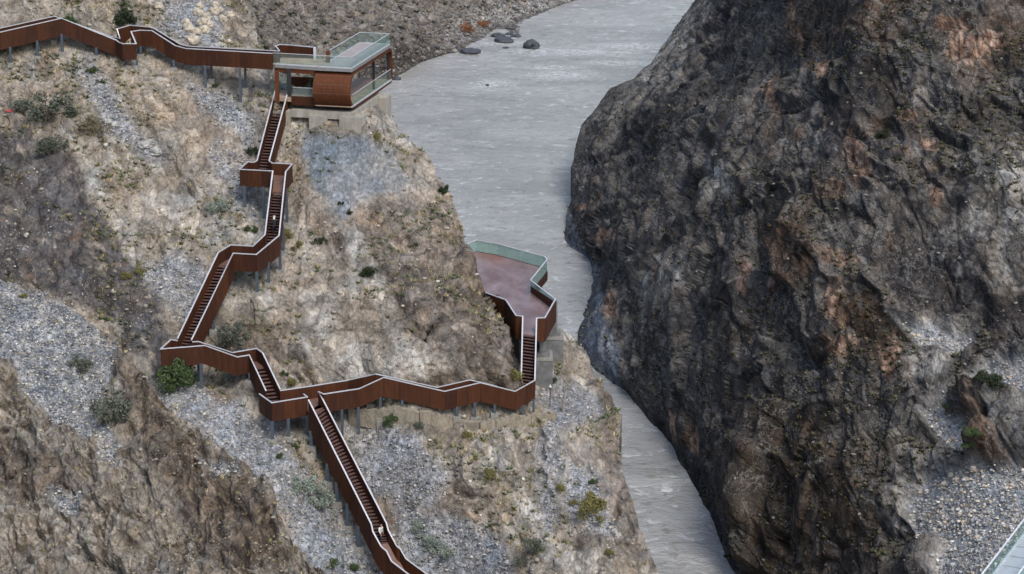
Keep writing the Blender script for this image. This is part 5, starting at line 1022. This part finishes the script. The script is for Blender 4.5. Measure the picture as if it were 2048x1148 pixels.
def person(loc, rz, label, top, legs, hat=None, bag=False, lean=.12, rise=.20):
    t = thing('person', label, 'person', loc, rz)
    L = lean; sh = .42 + 0 # local: facing +Y
    hip = (0, 0, .92); ch = (0, L * .55, 1.22); nk = (0, L * .9, 1.44); hd = (0, L * 1.1, 1.56); hd2 = (0, L * 1.15, 1.66)
    N = [(hip, .13, .8), (ch, .15, .7), (nk, .055), (hd, .082, 1.15), (hd2, .078, 1.1)]; E = [(0, 1), (1, 2), (2, 3), (3, 4)]
    def addn(p, r, par): N.append((p, r)); E.append((par, len(N) - 1)); return len(N) - 1
    arms, lgs = [], []
    for s in (-1, 1):
        fw = .14 * s
        a = addn((.18 * s, L * .75, 1.38), .055, 1); b = addn((.24 * s, L * .6 + fw * .5, 1.12), .042, a); c = addn((.22 * s, L + .1 + fw, .90), .030, b); arms.append((a, b, c))
        h = addn((.215 * s, L + .14 + fw, .82), .028, c)
        for j in range(4):
            f1 = addn((.215 * s + (.03 - .02 * j) * s, L + .165 + fw, .775 - .004 * abs(j - 1)), .009, h); addn((.21 * s + (.03 - .02 * j) * s, L + .17 + fw, .735 + .006 * abs(j - 1)), .008, f1)
        th_ = addn((.18 * s, L + .17 + fw, .80), .010, h); addn((.165 * s, L + .185 + fw, .775), .009, th_)
        up = rise if s > 0 else 0
        k0 = addn((.09 * s, 0, .86), .085, 0); k1 = addn((.10 * s, (.20 if s > 0 else .02), .48 + up * .8), .058, k0); k2 = addn((.10 * s, (.22 if s > 0 else -.10), .09 + up), .040, k1); k3 = addn((.10 * s, (.34 if s > 0 else .04), .045 + up), .038, k2); lgs.append((k0, k1, k2, k3))
    addn((0, L * 1.15 + .10, 1.575), .012, 3)  # nose
    for s in (-1, 1): addn((.088 * s, L * 1.1, 1.58), .014, 3)   # ears
    skinned(N, E, 'body', SK, t)
    n2 = [((0, 0, .80), .15, .85), (hip, .158, .85), (ch, .175, .75), ((0, L * .85, 1.39), .09)]; e2 = [(0, 1), (1, 2), (2, 3)]
    for (a, b, c) in arms: i = len(n2); n2 += [(N[a][0], .075), (N[b][0], .060), (tuple(np.array(N[c][0]) * .97 + np.array(N[b][0]) * .03), .045)]; e2 += [(2, i), (i, i + 1), (i + 1, i + 2)]
    skinned(n2, e2, 'jacket', top, t)
    n3 = [((0, 0, .93), .15, .85)]; e3 = []
    for (a, b, c, d) in lgs: i = len(n3); n3 += [(N[a][0], .105), (N[b][0], .078), (N[c][0], .06)]; e3 += [(0, i), (i, i + 1), (i + 1, i + 2)]
    skinned(n3, e3, 'trousers', legs, t)
    for (a, b, c, d) in lgs: skinned([(N[c][0], .05), (N[d][0], .05)], [(0, 1)], 'shoe', BL, t)
    skinned([((0, L * 1.1 - .02, 1.60), .095), ((0, L * 1.1 - .03, 1.70), .088), ((0, L * 1.1 - .09, 1.50), .06)], [(0, 1), (0, 2)], 'hair', HAIR, t)
    if hat:
        skinned([((0, L * 1.1 - .01, 1.69), .115), ((0, L * 1.1, 1.79), .09), ((0, L * 1.1 - .14, 1.58), .11), ((.0, L * .9 - .17, 1.43), .09)], [(0, 1), (0, 2), (2, 3)], 'head_scarf', hat, t)
    if bag: skinned([((.20, -.10, .98), .09, 1.2), ((.20, -.12, 1.12), .085, 1.2)], [(0, 1)], 'bag', BL, t); skinned([((.17, -.12, 1.15), .02), ((.02, -.14, 1.36), .02), ((-.10, 0, 1.45), .02), ((-.06, .17, 1.3), .02)], [(0, 1), (1, 2), (2, 3)], 'bag_strap', BL, t)
    return t
def on_flight(l0, r0, l1, r1, f, side=.5):
    L_ = between(l0, l1, f); R_ = between(r0, r1, f); q = L_.lerp(R_, side); q.z -= 1.15 + (l0.z - l1.z) * .02; return q
q = on_flight(Lz[5], Rz[4], Lz[6], Rz[5], .80, .52); d_1 = (Lz[5] - Lz[6]); person(q, math.atan2(-d_1.x, d_1.y), 'person in black with a white head covering climbing the second stair flight', BL, BL, WH, lean=.34)
q = on_flight(lgl[1], lgr[1], lgl[2], lgr[2], .75, .5); d_1 = (lgl[1] - lgl[2]); person(q, math.atan2(d_1.x, -d_1.y) + .5, 'person in white top and dark trousers with black bag near the long stairway foot', WH, NAVY, None, True, lean=.12, rise=.12)
print('veg', time.time() - T0)
#VEG1
# ------------------------------------------------------------------ world and light
w = bpy.data.worlds.new('World'); scene.world = w; w.use_nodes = True; nt = w.node_tree; bg = nt.nodes['Background']
sky = nt.nodes.new('ShaderNodeTexSky'); sky.sky_type = 'NISHITA'; sky.sun_disc = False; sky.sun_elevation = math.radians(52); sky.sun_rotation = math.radians(-150 + 180); sky.air_density = 1.; sky.dust_density = 3.; sky.ozone_density = 1.2
nt.links.new(sky.outputs[0], bg.inputs[0]); bg.inputs[1].default_value = .11
SUN_AZ = math.radians(152)   # sun stands behind-right of the camera
sky.sun_rotation = SUN_AZ
el = math.radians(52); sdir = Vector((math.sin(SUN_AZ) * math.cos(el), math.cos(SUN_AZ) * math.cos(el), math.sin(el)))
sd = bpy.data.lights.new('sun', 'SUN'); sd.energy = 1.15; sd.angle = math.radians(24); sd.color = (1., .965, .92); so = bpy.data.objects.new('sun', sd); COL.objects.link(so)
so.rotation_euler = sdir.to_track_quat('Z', 'Y').to_euler(); so.location = (0, 0, 400)
vs_ = scene.view_settings; vs_.view_transform = 'Standard'; vs_.look = 'None'; vs_.gamma = 1; vs_.use_curve_mapping = False; vs_.exposure = 0.78
scene.cycles.max_bounces = 5; scene.cycles.diffuse_bounces = 3; scene.cycles.transparent_max_bounces = 12
print('done', time.time() - T0)
